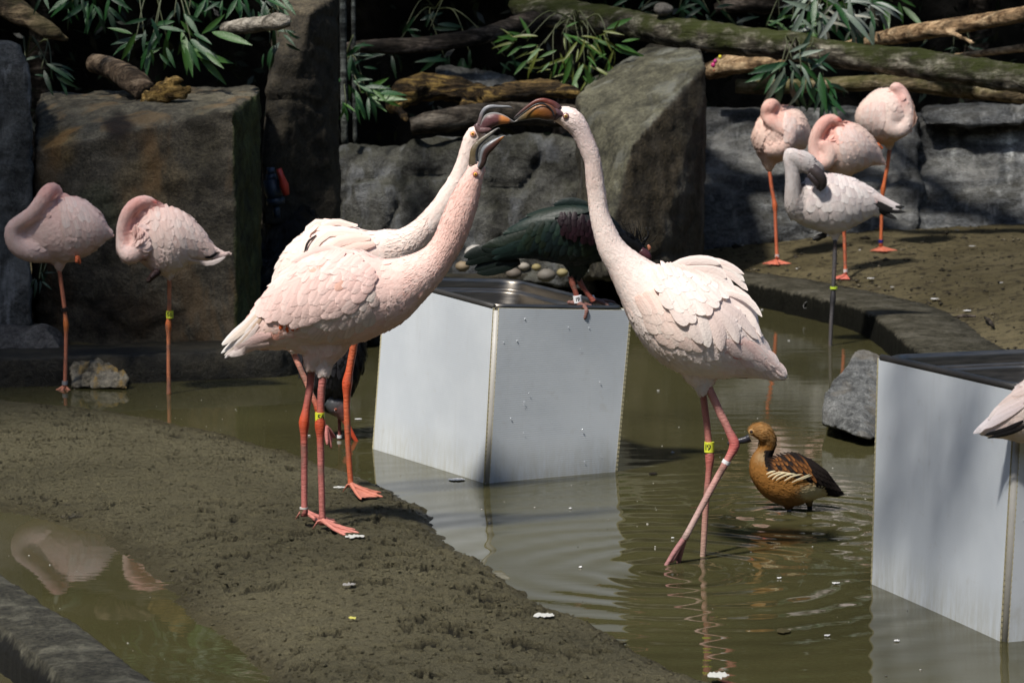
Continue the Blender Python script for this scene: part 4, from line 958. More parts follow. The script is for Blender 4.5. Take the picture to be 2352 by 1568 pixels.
def quill(b, pts, w, col, off0=.002, off1=.006, name='flight_feather', parent=None, tip=None, mat=None, mb=None, point=.5, ns=8, dy=0.0, cup=.10):
    """one long feather drawn along photograph points over the bird's side"""
    ns = max(ns, 8); t = 1-(1-np.linspace(0, 1, ns))**1.7
    A = catmull([(u, v) for u, v in pts], 6); A = np.column_stack([np.interp(t*(len(A)-1), np.arange(len(A)), A[:, k_]) for k_ in (0, 1)])
    Pw = []; Nw = []; last = None
    for i, (u, v) in enumerate(A):
        p, nn = hit(b, u, v, last); 
        if last is not None:
            lim = .02
            if abs(p[1]-last) > lim: p = P(u, v, last + math.copysign(lim, p[1]-last)); 
        last = p[1]; Pw.append(p); Nw.append(nn)
    Pw = np.array(Pw); Nw = np.array(Nw); Nw = Nw*.5 + Nw.mean(0)*.5; Nw /= np.linalg.norm(Nw, axis=1)[:, None]
    ys = Pw[:, 1].copy(); ys[1:-1] = (ys[:-2]+ys[1:-1]*2+ys[2:])/4; Pw[:, 1] = ys
    Pw = Pw + Nw*(off0 + (off1-off0)*t)[:, None] + np.array([0, dy, 0])
    T = np.gradient(Pw, axis=0); T /= np.linalg.norm(T, axis=1)[:, None]
    W_ = np.cross(Nw, T); W_ /= np.linalg.norm(W_, axis=1)[:, None]
    wp = np.where(t < .55, np.interp(t, [0, .15, .55], [.45, .8, 1]), np.sqrt(np.clip(1-((t-.55)/.4505)**2, 0, 1)) if point > .6 else np.interp(t, [.55, .8, .93, 1], [1, .8, point, .1]))*w*PX(b['Y'])*.5
    V = []; C = []; NV = []; tipc = np.array(col if tip is None else tip)
    jr = random.uniform(.95, 1.04)
    for i in range(ns):
        for s, k in ((-1, .97), (-.5, 1), (-.06, 1.0), (.06, .90), (.5, 1), (1, .97)):
            NV.append(Nw[i] + W_[i]*s*.30 + T[i]*.10*t[i])
            V.append(Pw[i] + W_[i]*wp[i]*s - Nw[i]*(abs(s)**1.5)*wp[i]*cup*2 + Nw[i]*(.0004 if abs(s) < .2 else 0)); C.append((np.array(col)*(1-t[i]**2)+tipc*t[i]**2)*k*jr*(np.array([1., .92, .90])*(1-t[i])+np.array([1.03, 1.04, 1.04])*t[i]))
    F = [(i*6+j, (i+1)*6+j, (i+1)*6+j+1, i*6+j+1) for i in range(ns-1) for j in range(5)]
    C = np.clip(np.array(C), 0, 1)
    if mb is not None: mb.add(V, F, C, NV); return None
    return obj(name, V, F, mat or M_feather, parent or b['o'], cols=C, norms=NV)
def lerp_curve(T, t):
    T = np.array(T, float); s = np.linspace(0, 1, len(T)); return np.array([np.interp(t, s, T[:, 0]), np.interp(t, s, T[:, 1])])
def coverts(b, Tc, Bc, rows, colfn, name='wing_coverts', seed=0, mat=None, base=.003):
    """rows: (t0, t1, n, width) laid tip rows first; root/tip curves interpolated between Tc and Bc"""
    rd = random.Random(seed); mb = MB(); nr = len(rows)
    for r, (t0, t1, n, w) in enumerate(rows):
        for i in range(n):
            s = min(1, max(0, (i+.5+rd.uniform(-.42, .42))/n)); s2 = min(1, max(0, s + rd.uniform(-.02, .02)))
            a = lerp_curve(Tc, s)*(1-t0) + lerp_curve(Bc, s)*t0
            tt1 = t1 + rd.uniform(-.06, .05); e = lerp_curve(Tc, s2)*(1-tt1) + lerp_curve(Bc, s2)*tt1
            mid = (a+e)/2 + np.array([rd.uniform(-2, 2), rd.uniform(-2, 2)])
            c = colfn(s, (t0+t1)/2, rd)
            quill(b, [a, mid, e], w*1.18*rd.uniform(.85, 1.15), c, base + .0003*r, base + .0003*r + .0009, mb=mb, point=.78, ns=6, cup=.035)
    o = mb.build(name, mat or M_feather, b['o']); o['kind'] = 'stuff'; return o

def leg(parent, pts, Y, col, jcol=None, joint=None, rt=7, rj=13, rb=6.5, name='leg', seed=0, low=None):
    """pts: (u, v[, dy]) from thigh down to ankle; joint: index"""
    A = []
    for i, p in enumerate(pts):
        A.append((p[0], p[1], p[2] if len(p) > 2 else 0))
    P_ = np.array(A, float); segs = []
    for i in range(len(P_)-1):
        for t in np.linspace(0, 1, 9)[:-1]: segs.append(P_[i]+(P_[i+1]-P_[i])*t)
    segs.append(P_[-1]); segs = np.array(segs)
    k = PX(Y); C = np.array([P(a[0], a[1], Y+a[2]*k) for a in segs])
    ln = np.concatenate([[0], np.cumsum(np.linalg.norm(np.diff(C, axis=0), axis=1))])
    r = np.interp(ln, [0, ln[-1]], [rt, rb]); 
    cols = np.tile(np.array(col, float), (len(C), 1))
    if low is not None:
        q = np.clip(ln/ln[-1]*2.2-1.0, 0, 1)[:, None]; cols = cols*(1-q)+np.array(low)*q
    if joint is not None:
        lj = ln[joint*8]; g = np.exp(-((ln-lj)/(rj*1.5*k))**2); r = r + (rj-rt)*g
        g2 = np.exp(-((ln-lj)/(rj*3.0*k))**2)
        if jcol is not None: cols = cols*(1-g2[:, None]) + np.array(jcol)*g2[:, None]
    ge = np.exp(-((ln-ln[-1])/(rb*2.2*k))**2); r = r + 1.5*ge
    # smooth the path a little
    Cs = C.copy(); Cs[1:-1] = (C[:-2]+2*C[1:-1]+C[2:])/4
    V, F = sweep(Cs, r*k*.95, r*k*1.05, 12)
    V[:-2] = V[:-2] + (fbm(V[:-2]*160+seed, 2)*.0006)[:, None]
    cc = np.vstack([np.repeat(cols, 12, 0), cols[0], cols[-1]])
    cc = cc*(1+.30*fbm(V*[60, 60, 30]+seed, 3))[:, None]; mud = np.clip(fbm(V*45+seed+3, 3)*3-.75, 0, .7)[:, None]; cc = cc*(1-mud)+np.array((.20, .13, .10))*mud
    return obj(name, V, F, M_skin, parent, cols=np.clip(cc, 0, 1)), C[-1]
def foot(parent, at, z, ang, L=.075, spr=30, col=(.6, .2, .16), lift=None, web=True, fold=1.0, tips=3, hall=True, thick=1.0):
    """webbed foot on the ground: three toes with knuckles and a web sheet between them"""
    mb = MB(); at = np.array(at, float); toes = []
    for i, a in enumerate(np.linspace(-spr, spr, tips)):
        d = np.array([math.cos(R(ang+a)), math.sin(R(ang+a)), 0]); l = L*(1.0 if i == 1 else .86)
        pts = []
        for t in (0, .12, .3, .5, .7, .9, 1.0):
            q = at + d*l*t; zz_ = z + (at[2]-z)*(1-t)**1.5 + .004*(1-t*.8)
            q[2] = zz_; pts.append(q)
        pts = np.array(pts); toes.append(pts)
        V, F = sweep(catmull(pts, 3), np.interp(np.linspace(0, 1, 19), [0, .2, .42, .5, .58, .8, .92, 1], np.array([.0055, .0048, .0038, .0046, .0036, .0033, .0026, .0008])*thick), None, 8, ref=[0, 0, 1.0])
        mb.add(V, F, col)
    if web:
        for a, b_ in zip(toes[:-1], toes[1:]):
            V = []; m = 6; n = len(a)-1
            for i in range(n):
                for j in range(m+1):
                    f = j/m; p = a[i]*(1-f)+b_[i]*f; pull = .16*4*f*(1-f)*(i/(n-1))
                    p = p + ((at*[1, 1, 0]+[0, 0, p[2]] - p)*pull); p[2] += -.001*math.sin(math.pi*f) + .0012*math.sin(f*21+i)
                    V.append(p)
            V = np.array(V); F = [(i*(m+1)+j, i*(m+1)+j+1, (i+1)*(m+1)+j+1, (i+1)*(m+1)+j) for i in range(n-1) for j in range(m)]
            N0 = len(V); V2 = V - [0, 0, .0015]; F2 = [tuple(N0+i for i in f[::-1]) for f in F]
            mb.add(np.vstack([V, V2]), F+F2, tuple(np.array(col)*.95+.02))
    if hall:
        d = -np.array([math.cos(R(ang)), math.sin(R(ang)), 0]); V, F = sweep([at+[0, 0, .004], at+d*.010+[0, 0, .002], np.array([*(at+d*.022)[:2], z+.004])], [.003, .0026, .0008], None, 6); mb.add(V, F, col)
    o = mb.build('foot', M_skin, parent); return o
def drooped_toes(parent, ank, tips, col, r=.0045, web=True):
    """toes of a lifted foot: from the ankle point to given world tips"""
    mb = MB(); rows = []
    for tp in tips:
        pth = catmull([ank, (np.array(ank)*.6+np.array(tp)*.4)+[0, 0, .002], (np.array(ank)*.25+np.array(tp)*.75), tp], 3)
        V, F = sweep(pth, np.interp(np.linspace(0, 1, len(pth)), [0, .5, .9, 1], [r*1.2, r, r*.7, r*.2]), None, 8); mb.add(V, F, col); rows.append(pth)
    if web:
        for a, b_ in zip(rows[:-1], rows[1:]):
            n = len(a)-2; V = np.concatenate([a[:n], (a[:n]+b_[:n])/2 + [0, .002, 0], b_[:n]]); F = [(j*n+i, j*n+i+1, (j+1)*n+i+1, (j+1)*n+i) for j in range(2) for i in range(n-1)]
            mb.add(V, F, tuple(np.array(col)*.9))
    return mb.build('foot', M_skin, parent)
def ring(parent, u, v, Y, rpx, hpx, col, text=None, axis=(0, 1), name='leg_ring', dy=0, spin=0.0, tsz=.8):
    k = PX(Y); c = P(u, v, Y+dy*k); ax = np.array([axis[0], 0, axis[1]], float); ax /= np.linalg.norm(ax)
    h = hpx*k/2; r = rpx*k
    pts = [c-ax*h, c-ax*h, c+ax*h, c+ax*h]
    V, F = sweep(np.array([c-ax*h*1.0, c-ax*h*.98, c+ax*h*.98, c+ax*h]), [r*.86, r, r, r*.86], None, 24, ref=[0, 1, 0])
    o = obj(name, V, F, M_band, parent, cols=np.tile(col, (len(V), 1)), smooth=False)
    if text:
        cu = bpy.data.curves.new('txt', 'FONT'); cu.body = text; cu.size = 1; cu.align_x = 'CENTER'; cu.align_y = 'CENTER'; cu.extrude = .02; cu.offset = .02
        to = bpy.data.objects.new('txt', cu); COL.objects.link(to)
        dg = bpy.context.evaluated_depsgraph_get(); me = bpy.data.meshes.new_from_object(to.evaluated_get(dg)); bpy.data.objects.remove(to)
        s = 2*h*tsz; side = np.cross(np.array([0, 1.0, 0]), ax); Vt = []
        for vv in me.vertices:
            x = vv.co.x*s; y = vv.co.y*s; a = x/r + spin; rr_ = r*1.03 + (vv.co.z+.02)*s*.02
            Vt.append(c + ax*y + (side*math.sin(a) + np.array([0, -1.0, 0])*math.cos(a))*rr_)
        Ft = [tuple(p.vertices) for p in me.polygons]
        obj('number', Vt, Ft, M_ink, o, smooth=False)
    return o
def eye(parent, b, u, v, r, iris=(.75, .45, .08), skin=(.45, .15, .12), dy=None):
    p, nn = hit(b, u, v) if dy is None else (P(u, v, b['Y']+dy), np.array([0, -1.0, 0])); k = PX(b['Y']); nn = np.array([nn[0]*.3, -1, nn[2]*.3]); nn /= np.linalg.norm(nn)
    mb = MB()
    def disc(c, rad, dep, col):
        V, F = sweep([c - nn*dep*.6, c, c + nn*dep*.5, c + nn*dep*.85, c+nn*dep], [rad*1.0, rad, rad*.82, rad*.45, rad*.05], None, 16, ref=[1, 0, .01]); mb.add(V, F, col)
    p = p + nn*.0025; disc(p, r*k*1.55, r*k*.35, skin); disc(p+nn*r*k*.12, r*k, r*k*.5, iris); disc(p+nn*r*k*.50, r*k*.42, r*k*.22, (.01, .01, .01))
    return mb.build('eye', M_eye, parent)
def bill(parent, name, path, Y, stops, depth=.7, n=14, sub=5, mat=None, seed=0, edge=None):
    """path of (u,v,ru[,rd,dy]); stops: (t, colour) along the length; edge: colour for one outer side (+1/-1)"""
    V, F, C, rad = loftpx(path, Y, n, sub, depth=depth)
    m = len(C); t = np.linspace(0, 1, m); cs = np.array([[np.interp(x, [s[0] for s in stops], [s[1][k] for s in stops]) for k in range(3)] for x in t])
    cc = np.vstack([np.repeat(cs, n, 0), cs[0], cs[-1]])
    if edge:
        side, ec, wd = edge; a = np.tile(np.arange(n)*2*math.pi/n, m); q = np.clip((np.cos(a)*side - wd)/.12, 0, 1)
        cc[:m*n] = cc[:m*n]*(1-q[:, None]) + np.array(ec)*q[:, None]
    st = fbm(V*[90, 90, 90]+seed, 3); cc = cc*(1+.18*st)[:, None]
    return obj(name, V, F, mat or M_bill, parent, cols=np.clip(cc, 0, 1))
# ------------------------------------------------------------------ flamingos
PINKLEG = (.50, .165, .145); ORLEG = (.62, .14, .055); JOINT = (.62, .09, .03)
def cf(stops_u=None, base=(.92, .78, .71), pink=(.88, .56, .48), amt=.35, extra=(), freq=9):
    """plumage colour: base mottled with pink; extra = (u, v, ru, rv, colour, strength) patches"""
    def f(V, seed=0):
        V = np.asarray(V); n = fbm(V*freq+seed*3.1, 3)*.5+.5; n2 = fbm(V*freq*4+seed*7, 2)*.5+.5
        w = np.clip((n-.35)*1.6, 0, 1)*amt + (n2-.5)*.15; w = np.clip(w, 0, 1)[:, None]
        c = np.array(base)*(1-w) + np.array(pink)*w
        uv = proj(V)
        for (u, v, ru, rv, col, s) in extra:
            g = np.exp(-(((uv[:, 0]-u)/ru)**2 + ((uv[:, 1]-v)/rv)**2)**1.5)[:, None]*s
            c = c*(1-g) + np.array(col)*g
        return c
    return f
def Z2(pts):   # close-up of the heads -> photograph units
    return [(987.8+p[0]*.2, 207+p[1]*.2, *(q*.2 for q in p[2:])) for p in pts]
GRP = 'flamingos around the feeding pond'

# ---- A: near pink flamingo of the left pair
YA = 5.80
A_ = thing('flamingo', 'nearest pink flamingo on the sand, neck up, beak open, yellow ring', 'flamingo', (*G(728, 1225, .03)[:2], .03), GRP)
cA = cf(base=(.94, .735, .67), pink=(.90, .52, .44), amt=.6, extra=[(1050, 520, 70, 130, (.90, .60, .52), .6), (560, 785, 50, 20, (.85, .42, .38), .35), (880, 640, 80, 50, (.90, .64, .57), .5), (1090, 430, 25, 40, (.90, .62, .54), .6), (745, 850, 40, 30, (.75, .70, .66), .8), (700, 780, 120, 25, (.82, .73, .62), .5), (665, 757, 30, 10, (.80, .30, .18), .8)])
bA = body_of('body', A_, [
    dict(p=[(522, 803, 5), (560, 783, 24), (615, 752, 58), (690, 712, 92), (760, 688, 110), (830, 678, 104), (890, 668, 82), (938, 645, 60), (978, 618, 46), (1008, 588, 36), (1032, 550, 35), (1050, 505, 36), (1066, 462, 33), (1080, 425, 27), (1090, 400, 22), (1098, 380, 19), (1102, 372, 10)], flow=-1, d=.82, n=20),
    dict(p=[(690, 760, 50), (720, 800, 34), (712, 838, 16), (714, 852, 12)], flow=1, d=.9), dict(p=[(770, 750, 55), (755, 800, 40), (748, 835, 19), (743, 862, 17), (742, 868, 10)], flow=1, d=.9)], YA, cA, seed=1)
plume(bA, 'body_feathers', 3600, cA, wr=.7, lift=.025, lmax=.032, lscale=1.0, seed=1)
plume(bA, 'neck_ruff', 2000, cA, wr=.24, lift=.09, lmin=.007, lmax=.012, lscale=.8, seed=2, rounded=0, mask=lambda uv, c: ((uv[:, 0] > 930) & (uv[:, 1] > 395)).astype(float)*np.where(uv[:, 0] < 1060, 1.6, .8))
ZA = lambda pts: [(470.4+.24*x, 470.4+.24*y) for x, y in pts]
wcA = lambda s, t, rd: tone((.95, .77, .71), (.92, .62, .56), min(1, max(0, rd.gauss(.40, .13)))) if rd.random() > .03 else np.array((.83, .52, .42))
# primaries under the wing, then tail
for p, w, c in [([(640, 900), (430, 1100), (165, 1335)], 20, (.84, .80, .77)), ([(600, 960), (420, 1160), (170, 1345)], 18, (.72, .60, .48)), ([(590, 1010), (400, 1210), (160, 1420)], 18, (.80, .76, .72)), ([(560, 1060), (400, 1260), (190, 1440)], 14, (.62, .48, .36)), ([(520, 1140), (380, 1300), (195, 1462)], 18, (.84, .76, .72)),
                ([(640, 1240), (450, 1290), (215, 1440)], 26, (.84, .62, .58)), ([(620, 1320), (450, 1350), (240, 1445)], 26, (.84, .68, .62))]:
    quill(bA, ZA(p), w, c, .004, .003, tip=tone(c, (.88, .85, .83), .6))
for p in [[(690, 760), (640, 790), (594, 835)], [(640, 800), (612, 825), (585, 850)]]: quill(bA, ZA(p), 12, (.03, .025, .025), .001, .002, name='black_feather')
for p, w in [([(1420, 480), (1150, 430), (835, 552)], 22), ([(1300, 500), (1050, 480), (860, 545)], 20), ([(1350, 540), (1000, 540), (720, 690)], 26), ([(1250, 600), (900, 640), (620, 800)], 28), ([(1150, 640), (850, 740), (560, 900)], 28)]:
    quill(bA, ZA(p), w, wcA(0, 0, random), .005, .008)
coverts(bA, ZA([(980, 480), (1250, 455), (1480, 530), (1620, 640)]), ZA([(740, 740), (1000, 680), (1250, 730), (1520, 770)]), [(.25, .85, 10, 28), (.1, .62, 11, 25), (-.05, .4, 12, 21)], wcA, name='scapular_feathers', seed=11, base=.0065)
Tc = ZA([(640, 760), (900, 600), (1200, 560), (1500, 600), (1640, 700)]); Bc = ZA([(520, 1060), (640, 1110), (860, 1190), (1060, 1090), (1330, 1030)])
coverts(bA, Tc, Bc, [(.50, 1.02, 12, 32), (.36, .84, 12, 31), (.22, .66, 13, 27), (.10, .46, 14, 23), (-.04, .28, 16, 19)], wcA, seed=1, base=.005)
for p in [[(690, 1100), (730, 1150), (720, 1190)], [(760, 1120), (790, 1170), (790, 1215)], [(800, 1120), (830, 1170), (850, 1205)], [(840, 1120), (870, 1160), (890, 1190)]]: quill(bA, ZA(p), 12, (.78, .16, .05), .001, .002, name='red_feather')
Tf = ZA([(1300, 1000), (1400, 900), (1500, 840), (1650, 820)]); Bf = ZA([(900, 1200), (1050, 1300), (1300, 1300), (1560, 1150)])
coverts(bA, Tf, Bf, [(.6, 1.0, 9, 26), (.35, .75, 9, 26), (.15, .5, 9, 22), (0, .3, 8, 20)], lambda s, t, rd: tone((.90, .81, .74), (.86, .70, .64), rd.random()), name='flank_feathers', seed=3, base=.002)
eye(A_, bA, *Z2([(520, 965)])[0][:2], 4.2)
bill(A_, 'upper_bill', Z2([(525, 930, 25), (505, 860, 58), (500, 770, 48), (510, 690, 45), (545, 625, 36), (610, 565, 30), (680, 515, 24), (745, 465, 15), (790, 440, 8), (806, 455, 3)]), YA-.005, [(0, (.06, .05, .04)), (.3, (.13, .10, .055)), (.6, (.17, .155, .12)), (.85, (.10, .10, .10)), (1, (.02, .02, .02))], edge=(-1, (.05, .055, .065), .35))
bill(A_, 'lower_bill', Z2([(560, 900, 30), (600, 830, 42), (615, 760, 46), (645, 690, 56), (700, 640, 52), (755, 595, 40), (805, 558, 24), (840, 535, 12), (868, 524, 3)]), YA-.012, [(0, (.05, .035, .03)), (.3, (.06, .03, .028)), (.6, (.085, .04, .032)), (.72, (.14, .055, .025)), (.80, (.42, .17, .04)), (.87, (.42, .18, .045)), (.92, (.05, .04, .04)), (1, (.35, .35, .34))], edge=(1, (.16, .175, .19), .45))
l1, a1 = leg(A_, [(743, 855, 0), (738, 900, 0), (735, 975, 0), (737, 1060, 0), (741, 1205, -6)], YA, PINKLEG, JOINT, 2, rt=9.5, rj=14, rb=7.5, seed=1)
foot(l1, G(741, 1212, .04)*[1, 1, 0]+[0, 0, .052], .033, -16, L=.080, spr=27, col=(.66, .25, .20))
l2, a2 = leg(A_, [(716, 845, 30), (712, 890, 30), (698, 970, 30), (699, 1060, 30), (699, 1185, 20)], YA, PINKLEG, JOINT, 2, rt=9.5, rj=14, rb=7.5, seed=2)
foot(l2, G(701, 1190, .04)*[1, 1, 0]+[0, 0, .052], .033, -18, L=.074, spr=27, col=(.62, .23, .19))
ring(l1, 735, 957, YA, 11.5, 21, (.62, .66, .04), '56', name='yellow_ring', spin=.25)
ring(l2, 698, 1166, YA+.02, 10, 4, (.55, .53, .5), name='metal_ring'); ring(l2, 698, 1174, YA+.02, 9.5, 8, (.14, .10, .06), name='brown_ring')

# ---- B: pale flamingo behind A
YB = 6.25
B__ = thing('flamingo', 'pale flamingo just behind the near pink one, beak wide open, one leg raised', 'flamingo', (*G(822, 1140, .03)[:2], .03), GRP)
cB = cf(base=(.96, .85, .78), pink=(.94, .64, .54), amt=.4, extra=[(820, 600, 60, 30, (.86, .68, .60), .5)])
bB = body_of('body', B__, [
    dict(p=[(648, 720, 20), (680, 660, 62), (730, 618, 88), (790, 600, 86), (850, 592, 66), (898, 575, 50), (935, 560, 38), (972, 530, 31), (1005, 492, 28), (1033, 450, 26), (1052, 415, 23), (1066, 380, 21), (1076, 345, 20), (1083, 322, 20), (1091, 308, 19), (1103, 298, 14), (1106, 296, 8)], flow=-1, d=.85, n=20),
    dict(p=[(1086, 312, 17), (1104, 312, 11), (1120, 312, 5)], flow=0, n=12),
    dict(p=[(800, 660, 60), (812, 720, 45), (812, 765, 24), (814, 785, 12)], flow=1), dict(p=[(700, 680, 60), (690, 760, 40), (676, 800, 20), (673, 812, 10)], flow=1)], YB, cB, seed=5)
plume(bB, 'body_feathers', 2600, cB, wr=.7, lift=.025, lmax=.03, seed=3)
plume(bB, 'neck_ruff', 900, cB, wr=.30, lift=.14, lmin=.008, lmax=.014, lscale=.8, seed=4, rounded=0, mask=lambda uv, c: ((uv[:, 0] > 890) & (uv[:, 0] < 985)).astype(float))
wcB = lambda s, t, rd: tone((.95, .83, .75), (.92, .70, .61), rd.random()*.7)
for i, (p, w) in enumerate([([(800, 520), (720, 515), (698, 580)], 20), ([(790, 530), (715, 530), (690, 600)], 24), ([(830, 540), (745, 540), (690, 620)], 26), ([(850, 548), (770, 560), (700, 640)], 28), ([(860, 560), (780, 585), (715, 650)], 28), ([(770, 516), (745, 512), (712, 545)], 16), ([(820, 525), (775, 512), (735, 522)], 16)]):
    quill(bB, p, w, wcB(0, 0, random), .004+.001*i, .006+.001*i)
for p in [[(730, 545), (712, 560), (703, 585)], [(720, 580), (706, 592), (698, 610)]]: quill(bB, p, 7, (.03, .025, .025), .010, .011, name='black_feather')
eye(B__, bB, *Z2([(490, 503)])[0][:2], 4.6, iris=(.80, .38, .08), skin=(.80, .42, .33))
bill(B__, 'upper_bill', Z2([(520, 440, 40), (565, 400, 35), (582, 330, 26), (598, 270, 24), (640, 215, 26), (700, 192, 24), (770, 190, 18), (840, 190, 14), (905, 192, 12), (935, 203, 7), (955, 215, 2)]), YB-.02, [(0, (.10, .06, .06)), (.2, (.16, .12, .12)), (.35, (.24, .25, .27)), (.8, (.22, .23, .24)), (.93, (.04, .04, .045)), (1, (.02, .02, .02))], edge=(-1, (.04, .042, .05), .55))
bill(B__, 'lower_bill', Z2([(545, 450, 34), (610, 425, 55), (655, 385, 78), (695, 350, 86), (750, 335, 80), (810, 335, 62), (870, 345, 44), (920, 358, 26), (955, 364, 12), (972, 362, 4)]), YB-.02, [(0, (.10, .05, .055)), (.35, (.13, .055, .06)), (.50, (.17, .07, .07)), (.58, (.66, .26, .08)), (.72, (.60, .22, .06)), (.78, (.10, .08, .07)), (.92, (.12, .12, .12)), (1, (.6, .6, .58))], edge=(1, (.25, .26, .25), .80))
bill(B__, 'bare_face_skin', Z2([(548, 385, 16), (540, 425, 30), (565, 460, 34), (620, 465, 36), (680, 455, 22), (705, 450, 8)]), YB-.035, [(0, (.12, .07, .075)), (.5, (.16, .09, .09)), (1, (.10, .05, .05))], depth=.7)
l3, a3 = leg(B__, [(814, 780, 0), (810, 810, 0), (797, 880, 0), (796, 930, 0), (800, 1030, 0), (806, 1118, -5)], YB, ORLEG, JOINT, 2, rt=9.5, rj=13.5, rb=6.5, seed=3)
foot(l3, G(807, 1128, .04)*[1, 1, 0]+[0, 0, .052], .033, -26, L=.080, spr=42, col=(.62, .22, .15))
l4, a4 = leg(B__, [(672, 805, 10), (700, 870, 0), (733, 945, -10), (746, 985, -10), (752, 995, -10)], YB, (.60, .26, .19), JOINT, 2, rt=7, rj=10, rb=6, seed=4)
an = P(748, 980, YB-.01); drooped_toes(l4, an, [P(761, 1030, YB-.02), P(770, 1005, YB+.01), P(752, 1022, YB-.03)], (.55, .20, .18))

# ---- C: flamingo stepping through the water
YC = 5.64
C_ = thing('flamingo', 'white pink flamingo wading with fluffed wings, head arched down to meet the left pair', 'flamingo', (*G(1610, 1300, 0)[:2], 0), GRP)
cC = cf(base=(.96, .855, .80), pink=(.94, .64, .55), amt=.3, extra=[(1665, 797, 34, 14, (.82, .30, .27), .85), (1700, 830, 60, 30, (.86, .62, .55), .5), (1360, 400, 16, 45, (.50, .36, .30), .55), (1340, 310, 50, 50, (.76, .64, .62), .8), (1360, 370, 40, 60, (.78, .66, .62), .6), (1500, 800, 20, 40, (.70, .60, .50), .35), (1535, 633, 20, 8, (.68, .32, .15), .7), (1800, 862, 14, 14, (.85, .8, .8), .8), (1615, 895, 30, 24, (.72, .66, .62), .8)])
bC = body_of('body', C_, [
    dict(p=Z2([(1400, 300, 70), (1440, 290, 88), (1500, 290, 105), (1570, 310, 125), (1640, 355, 130), (1710, 440, 118), (1760, 540, 108), (1810, 650, 106), (1848, 750, 103), (1872, 850, 100), (1893, 1050, 108), (1913, 1200, 110), (1932, 1350, 112), (1965, 1500, 122)])
       + [(1402, 565, 31), (1430, 604, 40), (1470, 650, 60), (1520, 700, 88), (1575, 742, 106), (1635, 772, 102), (1690, 800, 76), (1735, 826, 48), (1775, 850, 24), (1806, 868, 8)], flow=1, d=.84, n=20),
    dict(p=[(1590, 800, 62), (1602, 850, 40), (1612, 885, 22), (1613, 908, 12)], flow=1, d=.9), dict(p=[(1610, 820, 50), (1625, 860, 26), (1628, 885, 13)], flow=1, d=.8)], YC, cC, seed=9)
plume(bC, 'body_feathers', 3800, cC, wr=.7, lift=.022, lmax=.034, seed=5)
plume(bC, 'head_and_neck_feathers', 2400, cC, wr=.24, lift=.06, lmin=.006, lmax=.013, lscale=.75, seed=6, rounded=0, mask=lambda uv, c: (uv[:, 1] < 600).astype(float))
ZC = lambda pts: [(1411+.27*x, 517.3+.27*y) for x, y in pts]
wcC = lambda s, t, rd: tone((.96, .875, .82), (.94, .73, .66), min(1, max(0, rd.gauss(.22, .2))))
plC = [([(700, 560), (1000, 580), (1150, 650), (1252, 782)], 17), ([(720, 470), (950, 520), (1100, 600), (1190, 700)], 20), ([(560, 330), (800, 300), (960, 340), (1100, 418)], 17), ([(600, 350), (850, 330), (1000, 380), (1104, 478)], 20), ([(650, 380), (850, 380), (1010, 430), (1132, 556)], 22),
       ([(760, 560), (1000, 640), (1160, 760), (1232, 960)], 34), ([(760, 600), (960, 700), (1100, 830), (1200, 975)], 34), ([(700, 620), (880, 740), (990, 850), (1040, 1000)], 36), ([(640, 600), (800, 740), (880, 900), (900, 1060)], 38), ([(600, 620), (720, 760), (760, 900), (800, 1030)], 38), ([(560, 640), (650, 780), (690, 900), (740, 1000)], 36),
       ([(620, 420), (850, 480), (960, 540), (1030, 640)], 30), ([(560, 400), (760, 410), (900, 440), (1020, 560)], 30), ([(480, 345), (640, 300), (800, 300), (900, 330)], 22), ([(500, 380), (700, 370), (850, 380), (950, 450)], 26)]
for i, (p, w) in enumerate(plC): quill(bC, ZC(p), w*1.0, wcC(0, 0, random), .003+.0006*i, .010 if i < 5 else .004+.0006*i, dy=0, ns=10, cup=.2)
for p in [[(1000, 560), (1060, 590), (1110, 640)], [(1040, 570), (1090, 610), (1130, 660)]]: quill(bC, ZC(p), 6, (.02, .02, .02), .004, .006, name='black_feather')
Tc = ZC([(300, 420), (420, 360), (560, 350), (700, 400)]); Bc = ZC([(640, 960), (800, 900), (980, 780), (1060, 620)])
coverts(bC, Tc, Bc, [(.42, .80, 9, 30), (.28, .62, 10, 26), (.16, .46, 11, 22), (.06, .32, 11, 18), (-.04, .2, 11, 15)], wcC, seed=5, base=.011)
Tf = ZC([(150, 560), (260, 500), (380, 480)]); Bf = ZC([(400, 1000), (620, 1060), (800, 1040)])
coverts(bC, Tf, Bf, [(.65, 1.0, 7, 30), (.45, .82, 8, 28), (.28, .62, 8, 26), (.1, .42, 8, 22)], lambda s, t, rd: tone((.95, .83, .75), (.93, .73, .65), rd.random()), name='flank_feathers', seed=6, base=.003)
Tf = ZC([(900, 950), (1050, 950), (1200, 990)]); Bf = ZC([(1240, 1290), (1420, 1320), (1480, 1260)])
coverts(bC, Tf, Bf, [(.6, 1.0, 6, 26), (.35, .75, 6, 26), (.1, .5, 7, 24)], lambda s, t, rd: tone((.95, .83, .77), (.93, .70, .64), rd.random()), name='tail_feathers', seed=7, base=.002)
bill(C_, 'bill_edge', Z2([(1425, 300, 9), (1405, 245, 10), (1365, 195, 10), (1300, 160, 10), (1230, 165, 10), (1160, 200, 10), (1085, 255, 9), (1015, 308, 7), (965, 340, 4)]), YC-.036, [(0, (.02, .02, .022)), (1, (.015, .015, .016))])
eye(C_, bC, *Z2([(1560, 300)])[0][:2], 4.8, iris=(.42, .26, .08), skin=(.20, .10, .10))
bill(C_, 'bare_face_skin', Z2([(1350, 310, 42), (1400, 290, 68), (1450, 275, 66), (1500, 280, 42), (1545, 300, 20)]), YC-.012, [(0, (.08, .035, .04)), (1, (.10, .06, .07))], depth=.9)
